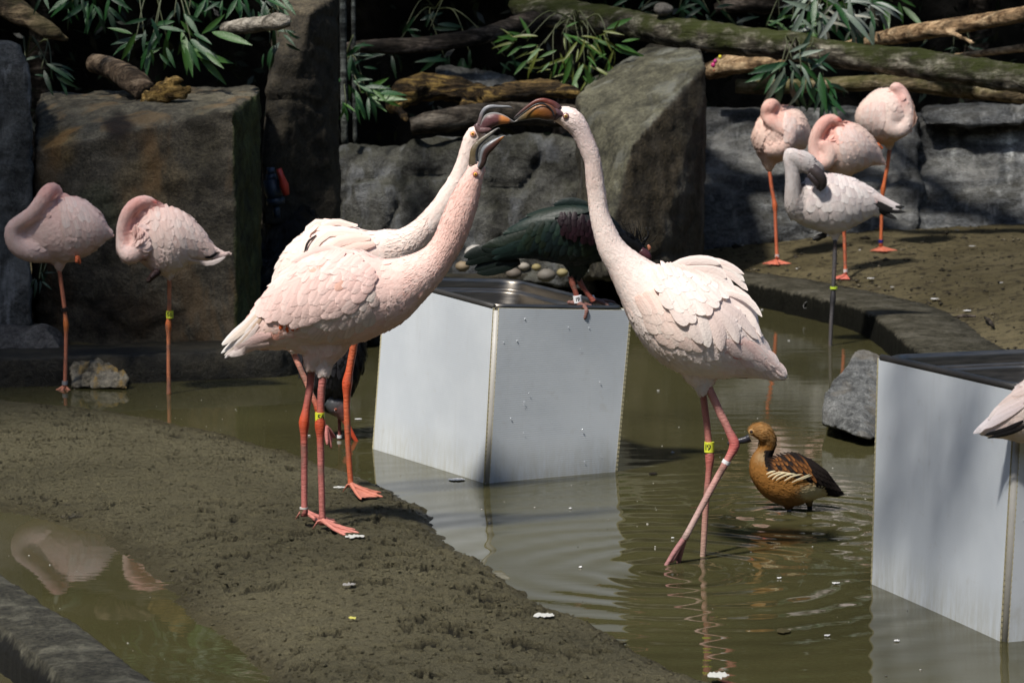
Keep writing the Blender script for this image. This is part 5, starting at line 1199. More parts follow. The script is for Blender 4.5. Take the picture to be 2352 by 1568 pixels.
bill(C_, 'upper_bill', Z2([(1470, 225, 54), (1425, 172, 41), (1360, 140, 35), (1290, 121, 29), (1220, 134, 26), (1150, 176, 24), (1080, 228, 21), (1020, 275, 14), (975, 312, 8), (955, 335, 3)]), YC-.008, [(0, (.06, .03, .03)), (.3, (.15, .035, .022)), (.6, (.10, .035, .025)), (.8, (.08, .06, .06)), (1, (.02, .02, .02))], edge=(1, (.05, .055, .065), .25))
bill(C_, 'lower_bill', Z2([(1440, 300, 45), (1390, 275, 82), (1320, 250, 96), (1250, 245, 88), (1180, 265, 70), (1110, 295, 48), (1050, 325, 30), (1005, 348, 15), (975, 362, 5)]), YC-.024, [(0, (.10, .04, .03)), (.2, (.16, .06, .02)), (.45, (.22, .085, .015)), (.55, (.16, .085, .02)), (.68, (.12, .09, .04)), (.85, (.08, .07, .06)), (1, (.4, .4, .38))], edge=(1, (.10, .11, .12), .82))
l5, a5 = leg(C_, [(1614, 900, 40), (1622, 960, 40), (1631, 1050, 40), (1622, 1150, 40), (1611, 1330, 40)], YC, (.50, .20, .17), (.50, .14, .12), 2, rt=8.5, rj=12, rb=7, seed=5, low=(.46, .32, .26))
l6, a6 = leg(C_, [(1624, 882, 0), (1655, 950, 0), (1690, 1022, -5), (1640, 1110, -20), (1572, 1238, -40)], YC, (.56, .26, .23), (.54, .13, .12), 2, rt=10, rj=14, rb=7.5, seed=6, low=(.50, .36, .33))
drooped_toes(l6, P(1572, 1236, YC-.035), [P(1520, 1312, YC-.06), P(1541, 1292, YC-.05), P(1556, 1300, YC-.02)], (.36, .17, .17), r=.0052)
ring(l5, 1629, 1026, YC+.035, 11.5, 24, (.62, .66, .05), 'I9', name='yellow_ring', spin=-.35)
ring(l6, 1668, 1061, YC-.01, 10, 9, (.62, .62, .63), axis=(.48, .88), name='metal_ring')

# ---- sleeping flamingos
def zmap(o, s): return lambda pts: [(o[0]+p[0]*s, o[1]+p[1]*s, *(None if q is None else q*s for q in p[2:])) for p in pts]
Z4 = zmap((0, 376.3), 1/2.94); Z1 = zmap((1552.2, 141.1), .33)
def sleeper(label, Y, zf, lofts, cfn, seed, legs, base, feathers=1700, wing=None, voxel=.0065, ruff=500, necklofts=(), depth=.86):
    T = thing('flamingo', label, 'flamingo', base, GRP)
    L = [dict(p=zf(l['p']), **{k: v for k, v in l.items() if k != 'p'}) for l in lofts]
    b = body_of('body', T, L, Y, cfn, voxel, 6, seed=seed)
    plume(b, 'body_feathers', feathers, cfn, wr=.7, lift=.03, lmax=.036, lscale=.9, seed=seed)
    if wing:
        for w_ in wing: coverts(b, [q[:2] for q in zf(w_[0])], [q[:2] for q in zf(w_[1])], w_[2], w_[3] if len(w_) > 3 else (lambda s, t, rd: tone((.88, .75, .69), (.87, .66, .59), rd.random())), seed=seed, base=.0025)
    return T, b
rows4 = [(.62, 1.0, 9, 24), (.42, .82, 10, 22), (.25, .62, 11, 19), (.1, .42, 11, 16), (-.05, .24, 12, 14)]
def sc(rows, k): return [(a, b, int(n), w*k) for a, b, n, w in rows]
# D
YD = 8.22
cD = cf(base=(.84, .66, .60), pink=(.84, .48, .42), amt=.35, extra=[(118, 440, 32, 34, (.78, .42, .36), .85), (85, 480, 45, 45, (.77, .52, .47), .6), (30, 550, 30, 70, (.77, .56, .51), .5)])
D_, bD = sleeper('leftmost sleeping flamingo with head tucked in and black ring on its leg', YD, Z4, [
    dict(p=[(70, 500, 40), (140, 500, 120), (250, 480, 175), (370, 450, 215), (480, 440, 222), (580, 448, 185), (660, 460, 125), (715, 470, 60), (765, 480, 22)], flow=1, d=.75, n=20),
    dict(p=[(230, 300, 50), (260, 340, 90), (330, 380, 120)], flow=0, d=.7, n=14), 
    dict(p=[(330, 590, 76, None, -20), (220, 590, 76, None, -90), (130, 560, 68, None, -110), (88, 500, 59, None, -120), (90, 435, 54, None, -125), (140, 390, 50, None, -135), (210, 340, 50, None, -140), (270, 270, 52, None, -130), (318, 200, 54, None, -105), (356, 168, 45, None, -50), (394, 180, 31, None, -30), (420, 212, 16, None, -10)], flow=-1, d=.95),
    dict(p=[(400, 560, 110), (398, 650, 60), (402, 715, 26), (404, 735, 14)], flow=1, d=.9)], cD, 11, None, (*G(148, 903, 0)[:2], 0),
    wing=[([(380, 260), (480, 240), (580, 300), (660, 400)], [(440, 560), (600, 560), (690, 540), (740, 490)], sc(rows4, .75))])
l7, _ = leg(D_, [(136, 620, 0), (146, 690, 0), (152, 745, 0), (151, 820, 0), (149, 890, 0)], YD, (.62, .22, .13), (.68, .20, .05), 2, rt=5, rj=7.5, rb=4.5, seed=7)
foot(l7, G(149, 893, .0)+[0, 0, .006], -.012, -100, L=.06, spr=50, col=(.60, .25, .16))
ring(l7, 149, 711, YD, 8, 10, (.015, .012, .012), name='black_ring', axis=(-.15, 1)); ring(l7, 149, 879, YD, 6.5, 9, (.28, .28, .29), name='grey_ring')
drooped_toes(D_, P(178, 590, YD-.05), [P(184, 606, YD-.05), P(176, 604, YD-.06)], (.60, .14, .05), r=.006)
# E
YE = 8.12
cE = cf(base=(.86, .71, .65), pink=(.84, .52, .46), amt=.28, extra=[(318, 470, 38, 26, (.78, .38, .33), .85), (292, 520, 24, 50, (.78, .46, .41), .7), (358, 466, 10, 8, (.74, .15, .12), .8), (462, 576, 6, 12, (.75, .2, .2), .8), (492, 583, 9, 6, (.02, .02, .02), .9), (320, 590, 34, 30, (.78, .55, .50), .5)])
E_, bE = sleeper('second sleeping flamingo in front of the square block, yellow ring on its leg', YE, Z4, [
    dict(p=[(860, 520, 45), (920, 520, 130), (1010, 515, 200), (1110, 520, 228), (1210, 530, 205), (1300, 550, 145), (1380, 580, 85), (1450, 600, 45), (1520, 612, 22), (1568, 600, 8)], flow=1, d=.75, n=20),
    dict(p=[(850, 400, 60), (880, 480, 100), (900, 580, 110), (930, 640, 70)], flow=0, d=.95, n=14), dict(p=[(890, 330, 50), (960, 330, 80), (1050, 340, 90)], flow=0, d=.8, n=14),
    dict(p=[(935, 420, 45, None, -110), (955, 500, 50, None, -130), (940, 575, 58, None, -140), (885, 620, 59, None, -135), (835, 580, 49, None, -105), (822, 500, 41, None, -90), (832, 410, 43, None, -85), (862, 335, 47, None, -85), (915, 278, 49, None, -75), (980, 252, 43, None, -55), (1035, 262, 29, None, -40), (1078, 278, 13, None, -30)], flow=-1, d=1.0),
    dict(p=[(1130, 640, 120), (1140, 720, 60), (1146, 775, 26), (1146, 795, 14)], flow=1, d=.9)], cE, 12, None, (*G(388, 900, 0)[:2], 0),
    wing=[([(1000, 330), (1120, 290), (1230, 330), (1340, 430)], [(1030, 640), (1230, 640), (1360, 640), (1450, 600)], sc(rows4, .8))])
l8, _ = leg(E_, [(389, 640, 0), (389, 700, 0), (387, 748, 0), (387, 810, 0), (388, 912, 0)], YE, (.66, .24, .12), (.68, .18, .05), 2, rt=5, rj=8, rb=5, seed=8)
ring(l8, 390, 722, YE, 8.5, 17, (.55, .60, .05), '56', name='yellow_ring')
drooped_toes(E_, P(362, 625, YE-.05), [P(337, 648, YE-.05), P(345, 638, YE-.07), P(352, 634, YE-.03)], (.03, .012, .012), r=.009)
quill(bE, [(440, 560), (490, 590), (528, 578)], 12, (.78, .62, .58), .002, .004); quill(bE, [(430, 595), (480, 605), (518, 590)], 12, (.80, .70, .66), .002, .004); quill(bE, [(470, 590), (485, 588), (500, 578)], 8, (.02, .02, .02), .005, .006, name='black_feather')
# F, G, H on the right bank
def zfoot(u, v): 
    # ground height of the mud bank is found by walking the sight line down to it
    d = ray(u, v); best = None
    for t in np.linspace(7, 14, 1401):
        p = np.array([0, 0, CH]) + d*t
        if p[2] <= mudz(p[0], p[1]): return p
    return p
_mk = np.column_stack([B, zz])
def mudz(x, y):
    i = np.argmin((_mk[:, 0]-x)**2+(_mk[:, 1]-y)**2); return _mk[i, 2]
pF = zfoot(1783, 606); YF = pF[1]
cF = cf(base=(.86, .68, .59), pink=(.86, .50, .41), amt=.4, extra=[(1772, 255, 26, 34, (.82, .42, .34), .85), (1800, 300, 45, 45, (.82, .54, .46), .5), (1785, 390, 60, 20, (.62, .46, .28), .5)])
F_, bF = sleeper('sleeping flamingo on the mud bank left of the group, neck coiled in front', YF, Z1, [
    dict(p=[(600, 400, 60), (660, 400, 90), (740, 400, 90)], flow=0, d=1), dict(p=[(545, 470, 60), (610, 490, 150), (700, 500, 195), (790, 510, 185), (860, 540, 120), (905, 580, 50)], flow=1, d=.95, n=20),
    dict(p=[(660, 560, 130), (655, 650, 90), (650, 710, 50), (652, 765, 20)], flow=1),
    dict(p=[(650, 600, 76, None, -90), (720, 600, 70, None, -130), (775, 565, 58, None, -150), (780, 505, 52, None, -155), (725, 465, 50, None, -155), (665, 420, 50, None, -145), (640, 365, 50, None, -120), (648, 315, 49, None, -140), (680, 300, 40, None, -110), (712, 330, 27, None, -80), (720, 370, 14, None, -40)], flow=-1, d=.9)], cF, 13, None, tuple(pF), feathers=1400,
    wing=[([(760, 360), (820, 400), (880, 480)], [(760, 560), (840, 600), (900, 610)], sc(rows4, .6))])
l9, _ = leg(F_, [(1768, 395, 0), (1772, 430, 0), (1780, 472, 0), (1782, 530, 0), (1785, 595, 0)], YF, (.66, .17, .08), (.66, .15, .05), 2, rt=4.5, rj=6.5, rb=4, seed=9)
foot(l9, pF+[0, 0, .012], pF[2]+.002, -90, L=.075, spr=62, col=(.64, .18, .11), thick=.9)
ring(l9, 1785, 588, YF, 5, 8, (.55, .5, .48), name='metal_ring')
pG = zfoot(1942, 640); YG = pG[1]
cG = cf(base=(.86, .68, .59), pink=(.86, .50, .41), amt=.4, extra=[(1900, 290, 32, 40, (.82, .42, .35), .85), (1875, 350, 28, 50, (.82, .48, .41), .7), (1930, 275, 10, 8, (.75, .16, .12), .8), (1960, 395, 60, 15, (.62, .46, .28), .5)])
G_, bG = sleeper('sleeping flamingo in the middle of the group, coral neck, behind the grey bird', YG, Z1, [
    dict(p=[(1000, 520, 60), (1030, 580, 100), (1030, 660, 90)], flow=0, d=.9), dict(p=[(985, 600, 50), (1040, 600, 130), (1120, 605, 180), (1210, 615, 185), (1300, 635, 145), (1370, 660, 85), (1420, 690, 40), (1462, 715, 12)], flow=1, d=.9, n=20),
    dict(p=[(1170, 760, 80), (1172, 830, 40), (1174, 880, 20)], flow=1),
    dict(p=[(1030, 560, 45, None, -120), (1065, 630, 49, None, -135), (1055, 695, 52, None, -140), (1005, 710, 49, None, -130), (968, 650, 45, None, -110), (965, 570, 45, None, -100), (990, 490, 47, None, -100), (1035, 428, 47, None, -90), (1085, 404, 40, None, -70), (1130, 415, 27, None, -80), (1160, 425, 13, None, -60)], flow=-1, d=.9)], cG, 14, None, tuple(pG), feathers=1400,
    wing=[([(1120, 470), (1220, 460), (1330, 540)], [(1180, 700), (1330, 720), (1420, 690)], sc(rows4, .7))])
l10, _ = leg(G_, [(1937, 420, 0), (1938, 470, 0), (1938, 520, 0), (1940, 560, 0), (1942, 630, 0)], YG, (.66, .17, .08), (.66, .15, .05), 2, rt=4.5, rj=6.5, rb=4, seed=10)
foot(l10, pG+[0, 0, .012], pG[2]+.002, -130, L=.06, spr=50, col=(.62, .17, .12), thick=.9)
ring(l10, 1942, 622, YG, 5, 8, (.55, .5, .48), name='metal_ring')
pH = zfoot(2030, 576); YH = pH[1]
cH = cf(base=(.87, .72, .64), pink=(.86, .58, .50), amt=.3, extra=[(2065, 215, 26, 38, (.84, .50, .44), .85), (2030, 330, 70, 18, (.62, .45, .25), .6)])
H_, bH = sleeper('rightmost sleeping flamingo leaning on one leg with blue ring', YH, Z1, [
    dict(p=[(1262, 440, 40), (1310, 420, 115), (1390, 400, 175), (1470, 385, 195), (1550, 385, 165), (1620, 400, 80)], flow=1, d=.95, n=20),
    dict(p=[(1470, 440, 130), (1475, 530, 75), (1488, 590, 28), (1490, 625, 14)], flow=1),
    dict(p=[(1520, 300, 110), (1540, 220, 70), (1545, 180, 40)], flow=-1),
    dict(p=[(1480, 370, 54, None, -140), (1470, 430, 56, None, -150), (1505, 480, 56, None, -150), (1565, 480, 54, None, -140), (1605, 425, 52, None, -120), (1610, 350, 50, None, -105), (1590, 270, 50, None, -95), (1558, 208, 47, None, -80), (1525, 180, 36, None, -90), (1495, 195, 16, None, -60)], flow=-1, d=.9)], cH, 15, None, tuple(pH), feathers=1400,
    wing=[([(1300, 330), (1400, 280), (1450, 300)], [(1280, 500), (1360, 530), (1440, 500)], sc(rows4, .6))])
l11, _ = leg(H_, [(2043, 345, 0), (2038, 385, 0), (2028, 435, 0), (2025, 490, 0), (2023, 566, 0)], YH, (.66, .17, .06), (.68, .16, .04), 2, rt=4.5, rj=6.5, rb=4, seed=11)
foot(l11, pH*[1, 1, 1]+[-.01, 0, .012], pH[2]+.002, -80, L=.075, spr=60, col=(.64, .19, .11), thick=.9)
ring(l11, 2023, 554, YH, 5.5, 7, (.02, .02, .16), name='blue_ring')
drooped_toes(H_, P(2012, 330, YH-.04), [P(2028, 342, YH-.05), P(2022, 336, YH-.06)], (.66, .16, .05), r=.006)
# I: grey preening juvenile
YI = 9.30
cI = cf(base=(.80, .72, .69), pink=(.74, .66, .64), amt=.5, extra=[(1838, 400, 50, 60, (.48, .45, .44), .85), (1870, 380, 40, 30, (.30, .28, .28), .8), (1830, 470, 50, 60, (.56, .52, .50), .8), (1840, 520, 60, 30, (.55, .50, .47), .5), (1990, 475, 26, 12, (.80, .30, .28), .8), (1903, 462, 8, 7, (.80, .4, .36), .7)])
I_ = thing('flamingo', 'grey necked young flamingo preening its back, standing in water by the kerb', 'flamingo', (*G(1907, 795, 0)[:2], 0), GRP)
bI = body_of('body', I_, [
    dict(p=Z1([(770, 1020, 45), (830, 1010, 110), (910, 1000, 160), (1000, 990, 195), (1100, 990, 205), (1200, 985, 180), (1300, 985, 135), (1390, 995, 85), (1470, 1015, 48), (1560, 1035, 20)]), flow=1, d=.7, n=20),
    dict(p=Z1([(860, 1060, 72, None, -20), (825, 1000, 68, None, -60), (815, 920, 59, None, -80), (815, 830, 54, None, -90), (805, 740, 49, None, -90), (785, 670, 41, None, -90), (790, 620, 31, None, -90)]), flow=-1, d=.85),
    dict(p=Z1([(765, 625, 28, None, -90), (800, 645, 48, None, -95), (860, 680, 58, None, -105), (915, 720, 60, None, -115), (955, 755, 46, None, -125), (975, 775, 30, None, -130)]), flow=0, d=.8),
    dict(p=Z1([(1100, 1140, 70), (1108, 1200, 42), (1110, 1250, 18)]), flow=1)], YI, cI, .0065, 3, seed=16)
plume(bI, 'body_feathers', 1700, cI, wr=.6, lift=.05, lmax=.034, seed=16)
for i, rws in enumerate([([(900, 830), (1050, 790), (1200, 830), (1320, 900)], [(960, 1120), (1150, 1120), (1300, 1100), (1420, 1060)])]):
    coverts(bI, [q[:2] for q in Z1(rws[0])], [q[:2] for q in Z1(rws[1])], [(.62, 1.0, 10, 20), (.42, .82, 11, 19), (.25, .62, 12, 17), (.1, .42, 13, 15), (-.05, .24, 14, 13)], lambda s, t, rd: tone((.84, .78, .75), (.66, .58, .57), rd.random()**2), seed=16, base=.004)
for p, c, w in [([(1380, 940), (1480, 1000), (1560, 1040)], (.78, .72, .70), 12), ([(1360, 980), (1460, 1030), (1600, 1050)], (.03, .03, .03), 12), ([(1380, 1010), (1460, 1060), (1535, 1095)], (.03, .03, .03), 12), ([(1400, 980), (1500, 1020), (1590, 1010)], (.03, .03, .03), 12), ([(1400, 930), (1500, 985), (1585, 1030)], (.80, .74, .72), 12)]:
    quill(bI, [q[:2] for q in Z1(p)], w, c, .004, .006)
bill(I_, 'upper_bill', Z1([(945, 742, 38, 34, -170), (985, 778, 40, 32, -185), (1016, 820, 36, 30, -190), (1022, 862, 27, 22, -190), (1000, 900, 9, 9, -185)]), YI, [(0, (.07, .055, .055)), (.4, (.035, .028, .028)), (1, (.010, .010, .010))])
bill(I_, 'lower_bill', Z1([(930, 785, 24, 24, -170), (962, 820, 25, 22, -185), (985, 858, 20, 18, -190), (988, 892, 8, 8, -190)]), YI, [(0, (.04, .03, .03)), (1, (.015, .012, .012))])
l12, _ = leg(I_, [(1918, 550, 0), (1917, 600, 0), (1913, 685, 0), (1909, 740, 0), (1906, 815, 0)], YI, (.085, .08, .085), (.03, .03, .035), 2, rt=5.5, rj=8, rb=4.5, seed=12)
ring(l12, 1915, 661, YI, 8.5, 5, (.45, .60, .05), name='yellow_ring')
drooped_toes(I_, P(1895, 540, YI), [P(1866, 550, YI-.03), P(1874, 552, YI), P(1882, 546, YI+.02)], (.02, .02, .02), r=.008)
# J: partly seen at the right edge
YJ = 4.86
J_ = thing('flamingo', 'flamingo at the right picture edge, only folded wing tip and tail visible', 'flamingo', (*G(2452, 1490, 0)[:2], 0), GRP)
cJ = cf(base=(.86, .76, .70), pink=(.84, .62, .55), amt=.4)
bJ = body_of('body', J_, [dict(p=[(2246, 996, 6), (2285, 985, 24), (2335, 965, 56), (2400, 940, 88), (2470, 925, 100), (2540, 920, 90), (2600, 900, 62), (2650, 850, 44), (2680, 780, 36), (2690, 690, 32), (2680, 600, 30), (2650, 530, 28), (2620, 500, 24), (2590, 510, 18)], flow=-1, d=.82, n=20),
    dict(p=[(2470, 980, 60), (2465, 1040, 34), (2462, 1085, 14)], flow=1)], YJ, cJ, seed=20)
plume(bJ, 'body_feathers', 1200, cJ, wr=.7, lift=.03, lmax=.034, seed=20)
for p, c, w in [([(2352, 965), (2310, 985), (2262, 995)], (.02, .02, .022), 13), ([(2360, 975), (2320, 990), (2270, 1000)], (.03, .03, .032), 12), ([(2352, 930), (2290, 965), (2236, 996)], (.80, .74, .74), 24), ([(2360, 915), (2300, 950), (2250, 985)], (.84, .76, .74), 24), ([(2380, 900), (2320, 925), (2270, 965)], (.86, .76, .72), 26), ([(2400, 890), (2350, 900), (2300, 935)], (.87, .72, .65), 28), ([(2420, 905), (2370, 895), (2330, 912)], (.87, .72, .66), 26)]:
    quill(bJ, p, w, c, .004, .008)
leg(J_, [(2460, 1075, 0), (2458, 1150, 0), (2462, 1260, 0), (2455, 1380, 0), (2452, 1500, 0)], YJ, PINKLEG, JOINT, 2, rt=9, rj=14, rb=7, seed=14)
leg(J_, [(2480, 1075, 40), (2482, 1150, 40), (2484, 1250, 40), (2480, 1370, 40), (2478, 1500, 40)], YJ, PINKLEG, JOINT, 2, rt=9, rj=14, rb=7, seed=15)
bill(J_, 'bill', [(2600, 505, 16), (2575, 520, 17), (2555, 545, 15), (2550, 575, 9), (2555, 595, 3)], YJ, [(0, (.3, .1, .05)), (1, (.02, .02, .02))])
# ------------------------------------------------------------------ ibises
Z6 = zmap((987.8, 423.3), .24)
def flat(c): 
    return lambda V, seed=0: np.array(c)*(1+.25*fbm(np.asarray(V)*25+seed, 3))[:, None]
YK = 6.74
K_ = thing('ibis', 'dark green glossy ibis with spiky crest standing on the white box rim', 'ibis', P(1330, 703, YK))
def cK(V, seed=0):
    V = np.asarray(V); uv = proj(V); n = fbm(V*14, 3)*.5+.5
    c = tone((.004, .011, .009), (.016, .034, .024), 0)[None]*(1-n[:, None]) + np.array((.009, .019, .016))*n[:, None]
    g = np.exp(-(((uv[:, 0]-1325)/55)**2+((uv[:, 1]-530)/32)**2)**1.5)[:, None]
    c = c*(1-g) + np.array((.018, .005, .010))*g
    g = np.clip((uv[:, 0]-1390)/40, 0, 1)[:, None]; return c*(1-g)+np.array((.003, .003, .0035))*g
bK = body_of('body', K_, [
    dict(p=Z6([(560, 670, 30), (700, 620, 95), (850, 560, 160), (1000, 510, 215), (1150, 490, 255), (1300, 485, 285), (1450, 490, 290), (1600, 510, 250), (1720, 540, 200), (1810, 560, 150), (1870, 560, 110), (1930, 580, 85), (1985, 620, 72), (2030, 660, 60), (2060, 700, 44)]), flow=-1, d=.62, n=20),
    dict(p=Z6([(1360, 700, 110), (1370, 800, 70), (1365, 860, 36), (1350, 900, 22)]), flow=1), dict(p=Z6([(1450, 700, 110, None, 30), (1440, 820, 70, None, 40), (1420, 880, 36, None, 40), (1425, 930, 22, None, 40)]), flow=1)], YK, cK, .005, 4, mat=M_dark, seed=30)
plume(bK, 'body_feathers', 1600, cK, wr=.6, lift=.10, lmax=.030, lscale=.6, seed=30, mat=M_dark)
kcol = lambda s, t, rd: np.array(rd.choice([(.007, .017, .015), (.010, .022, .016), (.006, .014, .015), (.011, .020, .012)]))*rd.uniform(.7, 1.2)
for p, w in [([(700, 640), (500, 640), (325, 695)], 30), ([(760, 690), (520, 690), (340, 765)], 28), ([(800, 720), (600, 760), (425, 815)], 30), ([(860, 740), (650, 800), (450, 850)], 30), ([(800, 560), (620, 600), (490, 610)], 26)]:
    quill(bK, [q[:2] for q in Z6(p)], w, (.005, .010, .008), .004, .006, mat=M_dark, name='tail_feather')
for i, (p, w) in enumerate([([(1100, 420), (850, 500), (500, 600)], 30), ([(1150, 470), (900, 560), (540, 660)], 30), ([(1200, 500), (950, 620), (600, 710)], 30), ([(1200, 340), (1000, 360), (700, 480)], 26), ([(1400, 240), (1150, 270), (920, 320)], 28), ([(1500, 190), (1350, 170), (1180, 200)], 22), ([(1550, 260), (1300, 270), (1060, 330)], 26)]):
    quill(bK, [q[:2] for q in Z6(p)], w, kcol(0, 0, random), .005+.0008*i, .007, mat=M_dark)
coverts(bK, [q[:2] for q in Z6([(1020, 330), (1250, 300), (1450, 330), (1620, 420)])], [q[:2] for q in Z6([(760, 690), (1100, 680), (1300, 740), (1560, 640)])], [(.62, 1.0, 13, 17), (.45, .85, 14, 17), (.28, .66, 15, 15), (.12, .46, 15, 13)], kcol, seed=31, mat=M_dark, base=.006)
coverts(bK, [q[:2] for q in Z6([(1240, 300), (1420, 300), (1580, 400)])], [q[:2] for q in Z6([(1270, 500), (1400, 560), (1580, 580)])], [(.6, 1.0, 9, 11), (.35, .75, 10, 11), (.12, .5, 10, 10), (-.05, .26, 10, 9)], lambda s, t, rd: np.array((.012, .004, .007))*rd.uniform(.5, 1.3), name='purple_shoulder_feathers', seed=32, mat=M_dark, base=.014)
mb = MB(); rd = random.Random(4)
for i in range(30):
    u0, v0 = 1930+rd.uniform(-50, 120), 560+rd.uniform(-20, 50); tipu = u0 + rd.gauss(-10, 60); tipv = v0 - rd.uniform(90, 240)
    a = Z6([(u0, v0), ((u0+tipu)/2+rd.uniform(10, 40), (v0+tipv)/2), (tipu, tipv)]); dy = rd.uniform(-.02, .02)
    C = catmull([P(a[0][0], a[0][1], YK+dy*.4), P(a[1][0], a[1][1], YK+dy*.8), P(a[2][0], a[2][1], YK+dy*1.4)], 5); V, F = sweep(C, np.linspace(.0016, .0004, len(C)), None, 5); mb.add(V, F, (.003, .003, .004))
o = mb.build('crest', M_dark, bK['o']); o['kind'] = 'stuff'
bill(K_, 'bare_face', Z6([(2010, 640, 46), (2050, 670, 52), (2075, 700, 48), (2070, 740, 30)]), YK-.02, [(0, (.06, .02, .025)), (1, (.09, .03, .04))], depth=.8)
bill(K_, 'forehead_skin', Z6([(2085, 580, 10), (2098, 605, 16), (2098, 630, 10)]), YK-.03, [(0, (.45, .18, .10)), (1, (.35, .12, .08))])
bill(K_, 'bill', Z6([(2060, 720, 34), (2010, 790, 24), (1930, 860, 18), (1840, 905, 13), (1760, 920, 7)]), YK-.02, [(0, (.22, .05, .04)), (1, (.40, .08, .05))])
IBL = (.30, .075, .05)
lk, _ = leg(K_, Z6([(1345, 880, 0), (1360, 940, 0), (1395, 1040, 0), (1412, 1120, 0), (1425, 1160, 0)]), YK, IBL, (.28, .09, .06), 1, rt=6.5, rj=7.5, rb=6, seed=20)
lk2, _ = leg(K_, Z6([(1425, 900, 60), (1440, 950, 60), (1500, 1040, 60), (1545, 1095, 60), (1565, 1120, 60)]), YK, IBL, (.28, .09, .06), 1, rt=6, rj=7, rb=5.5, seed=21)
ring(lk, *Z6([(1412, 1098)])[0], YK, 10, 17, (.78, .79, .80), 'I9', name='white_ring', tsz=.75, axis=(.12, -.99) if False else (-.12, .99)); ring(lk2, *Z6([(1548, 1088)])[0], YK+.06, 7.5, 9, (.7, .7, .7), name='white_ring', axis=(-.5, .85))
def claws(parent, pths, Y, col=(.24, .12, .10)):
    mb = MB()
    for pth in pths:
        A = catmull([(u, v, dy, r) for (u, v, dy, r) in pth], 4); C = np.array([P(a[0], a[1], Y+a[2]*PX(Y)) for a in A])
        r = np.array([a[3]*PX(Y) for a in A])*(1+.18*np.sin(np.arange(len(A))*1.6)); V, F = sweep(C, r, None, 8, cap=True); mb.add(V, F, col)
    return mb.build('foot', M_skin, parent)
q = lambda pts: [(*Z6([(a, b)])[0], c, d) for a, b, c, d in pts]
claws(lk, [q([(1425, 1150, 0, 7), (1465, 1160, -30, 5.5), (1495, 1200, -58, 5), (1485, 1260, -62, 4.5), (1462, 1320, -60, 1)]), q([(1425, 1150, 0, 6), (1380, 1135, 0, 5), (1330, 1130, 0, 4.5), (1310, 1125, 0, 1.5)]), q([(1425, 1150, 5, 6), (1470, 1150, 15, 5), (1540, 1160, 20, 4), (1570, 1170, 22, 1.5)])], YK)
claws(lk2, [q([(1560, 1110, 60, 6), (1620, 1120, 50, 5), (1690, 1150, 30, 4.5), (1720, 1190, 20, 1.5)]), q([(1560, 1110, 60, 6), (1540, 1135, 40, 4.5), (1530, 1150, 30, 2)]), q([(1560, 1110, 60, 6), (1650, 1115, 70, 5), (1740, 1125, 75, 4), (1790, 1150, 75, 1.5)])], YK, (.13, .07, .06))
# second ibis, bent down to the water behind the pair
YL = 7.25
L_ = thing('ibis', 'black ibis bending down behind the pair with its red bill in the water', 'ibis', (*G(780, 1003, 0)[:2], 0))
bL = body_of('body', L_, [dict(p=[(775, 740, 60), (768, 790, 72), (760, 840, 74), (756, 880, 60), (750, 905, 40), (755, 925, 24), (768, 938, 17), (780, 950, 12)], flow=1, d=.9, n=18),
    dict(p=[(700, 800, 20), (708, 850, 24), (712, 890, 10), (712, 905, 3)], flow=1, d=.4), dict(p=[(815, 790, 22), (815, 840, 24), (808, 875, 10), (806, 888, 3)], flow=1, d=.4)], YL, flat((.016, .016, .019)), .007, 3, mat=M_dark, seed=33)
plume(bL, 'body_feathers', 700, flat((.022, .022, .026)), wr=.4, lift=.15, lmax=.034, seed=33, mat=M_dark)
bill(L_, 'head', [(752, 918, 14), (764, 926, 20), (776, 936, 21), (786, 952, 13), (791, 962, 8)], YL-.03, [(0, (.05, .06, .065)), (.45, (.07, .065, .07)), (.6, (.22, .11, .11)), (1, (.30, .12, .10))], depth=.85)
bill(L_, 'bill', [(780, 945, 10), (794, 968, 7.5), (808, 995, 5.5), (822, 1018, 4), (834, 1030, 2.5)], YL-.03, [(0, (.38, .10, .08)), (.5, (.50, .07, .03)), (1, (.45, .05, .02))])
bL['Y'] = YL-.05
mb = MB(); k = PX(YL); c = P(772, 938, YL-.045)-np.array([0, .018, 0])
V, F = sweep([c, c-[0, .002, 0], c-[0, .003, 0]], [3.4*k, 3*k, .4*k], None, 12, ref=[1, 0, .01]); mb.add(V, F, (.35, .08, .04)); V, F = sweep([c-[0, .003, 0], c-[0, .004, 0]], [1.5*k, .3*k], None, 10, ref=[1, 0, .01]); mb.add(V, F, (.01, .01, .01)); mb.build('eye', M_eye, L_)
ll, _ = leg(L_, [(770, 870, 0), (776, 930, 0), (780, 975, 0), (780, 1020, 0)], YL, (.28, .08, .07), rt=4.5, rb=4, seed=22); ring(ll, 780, 1002, YL, 6, 7, (.6, .6, .6), name='metal_ring')
leg(L_, [(795, 870, 20), (800, 930, 20), (802, 975, 20), (802, 1010, 20)], YL, (.20, .06, .05), rt=4, rb=4, seed=23)

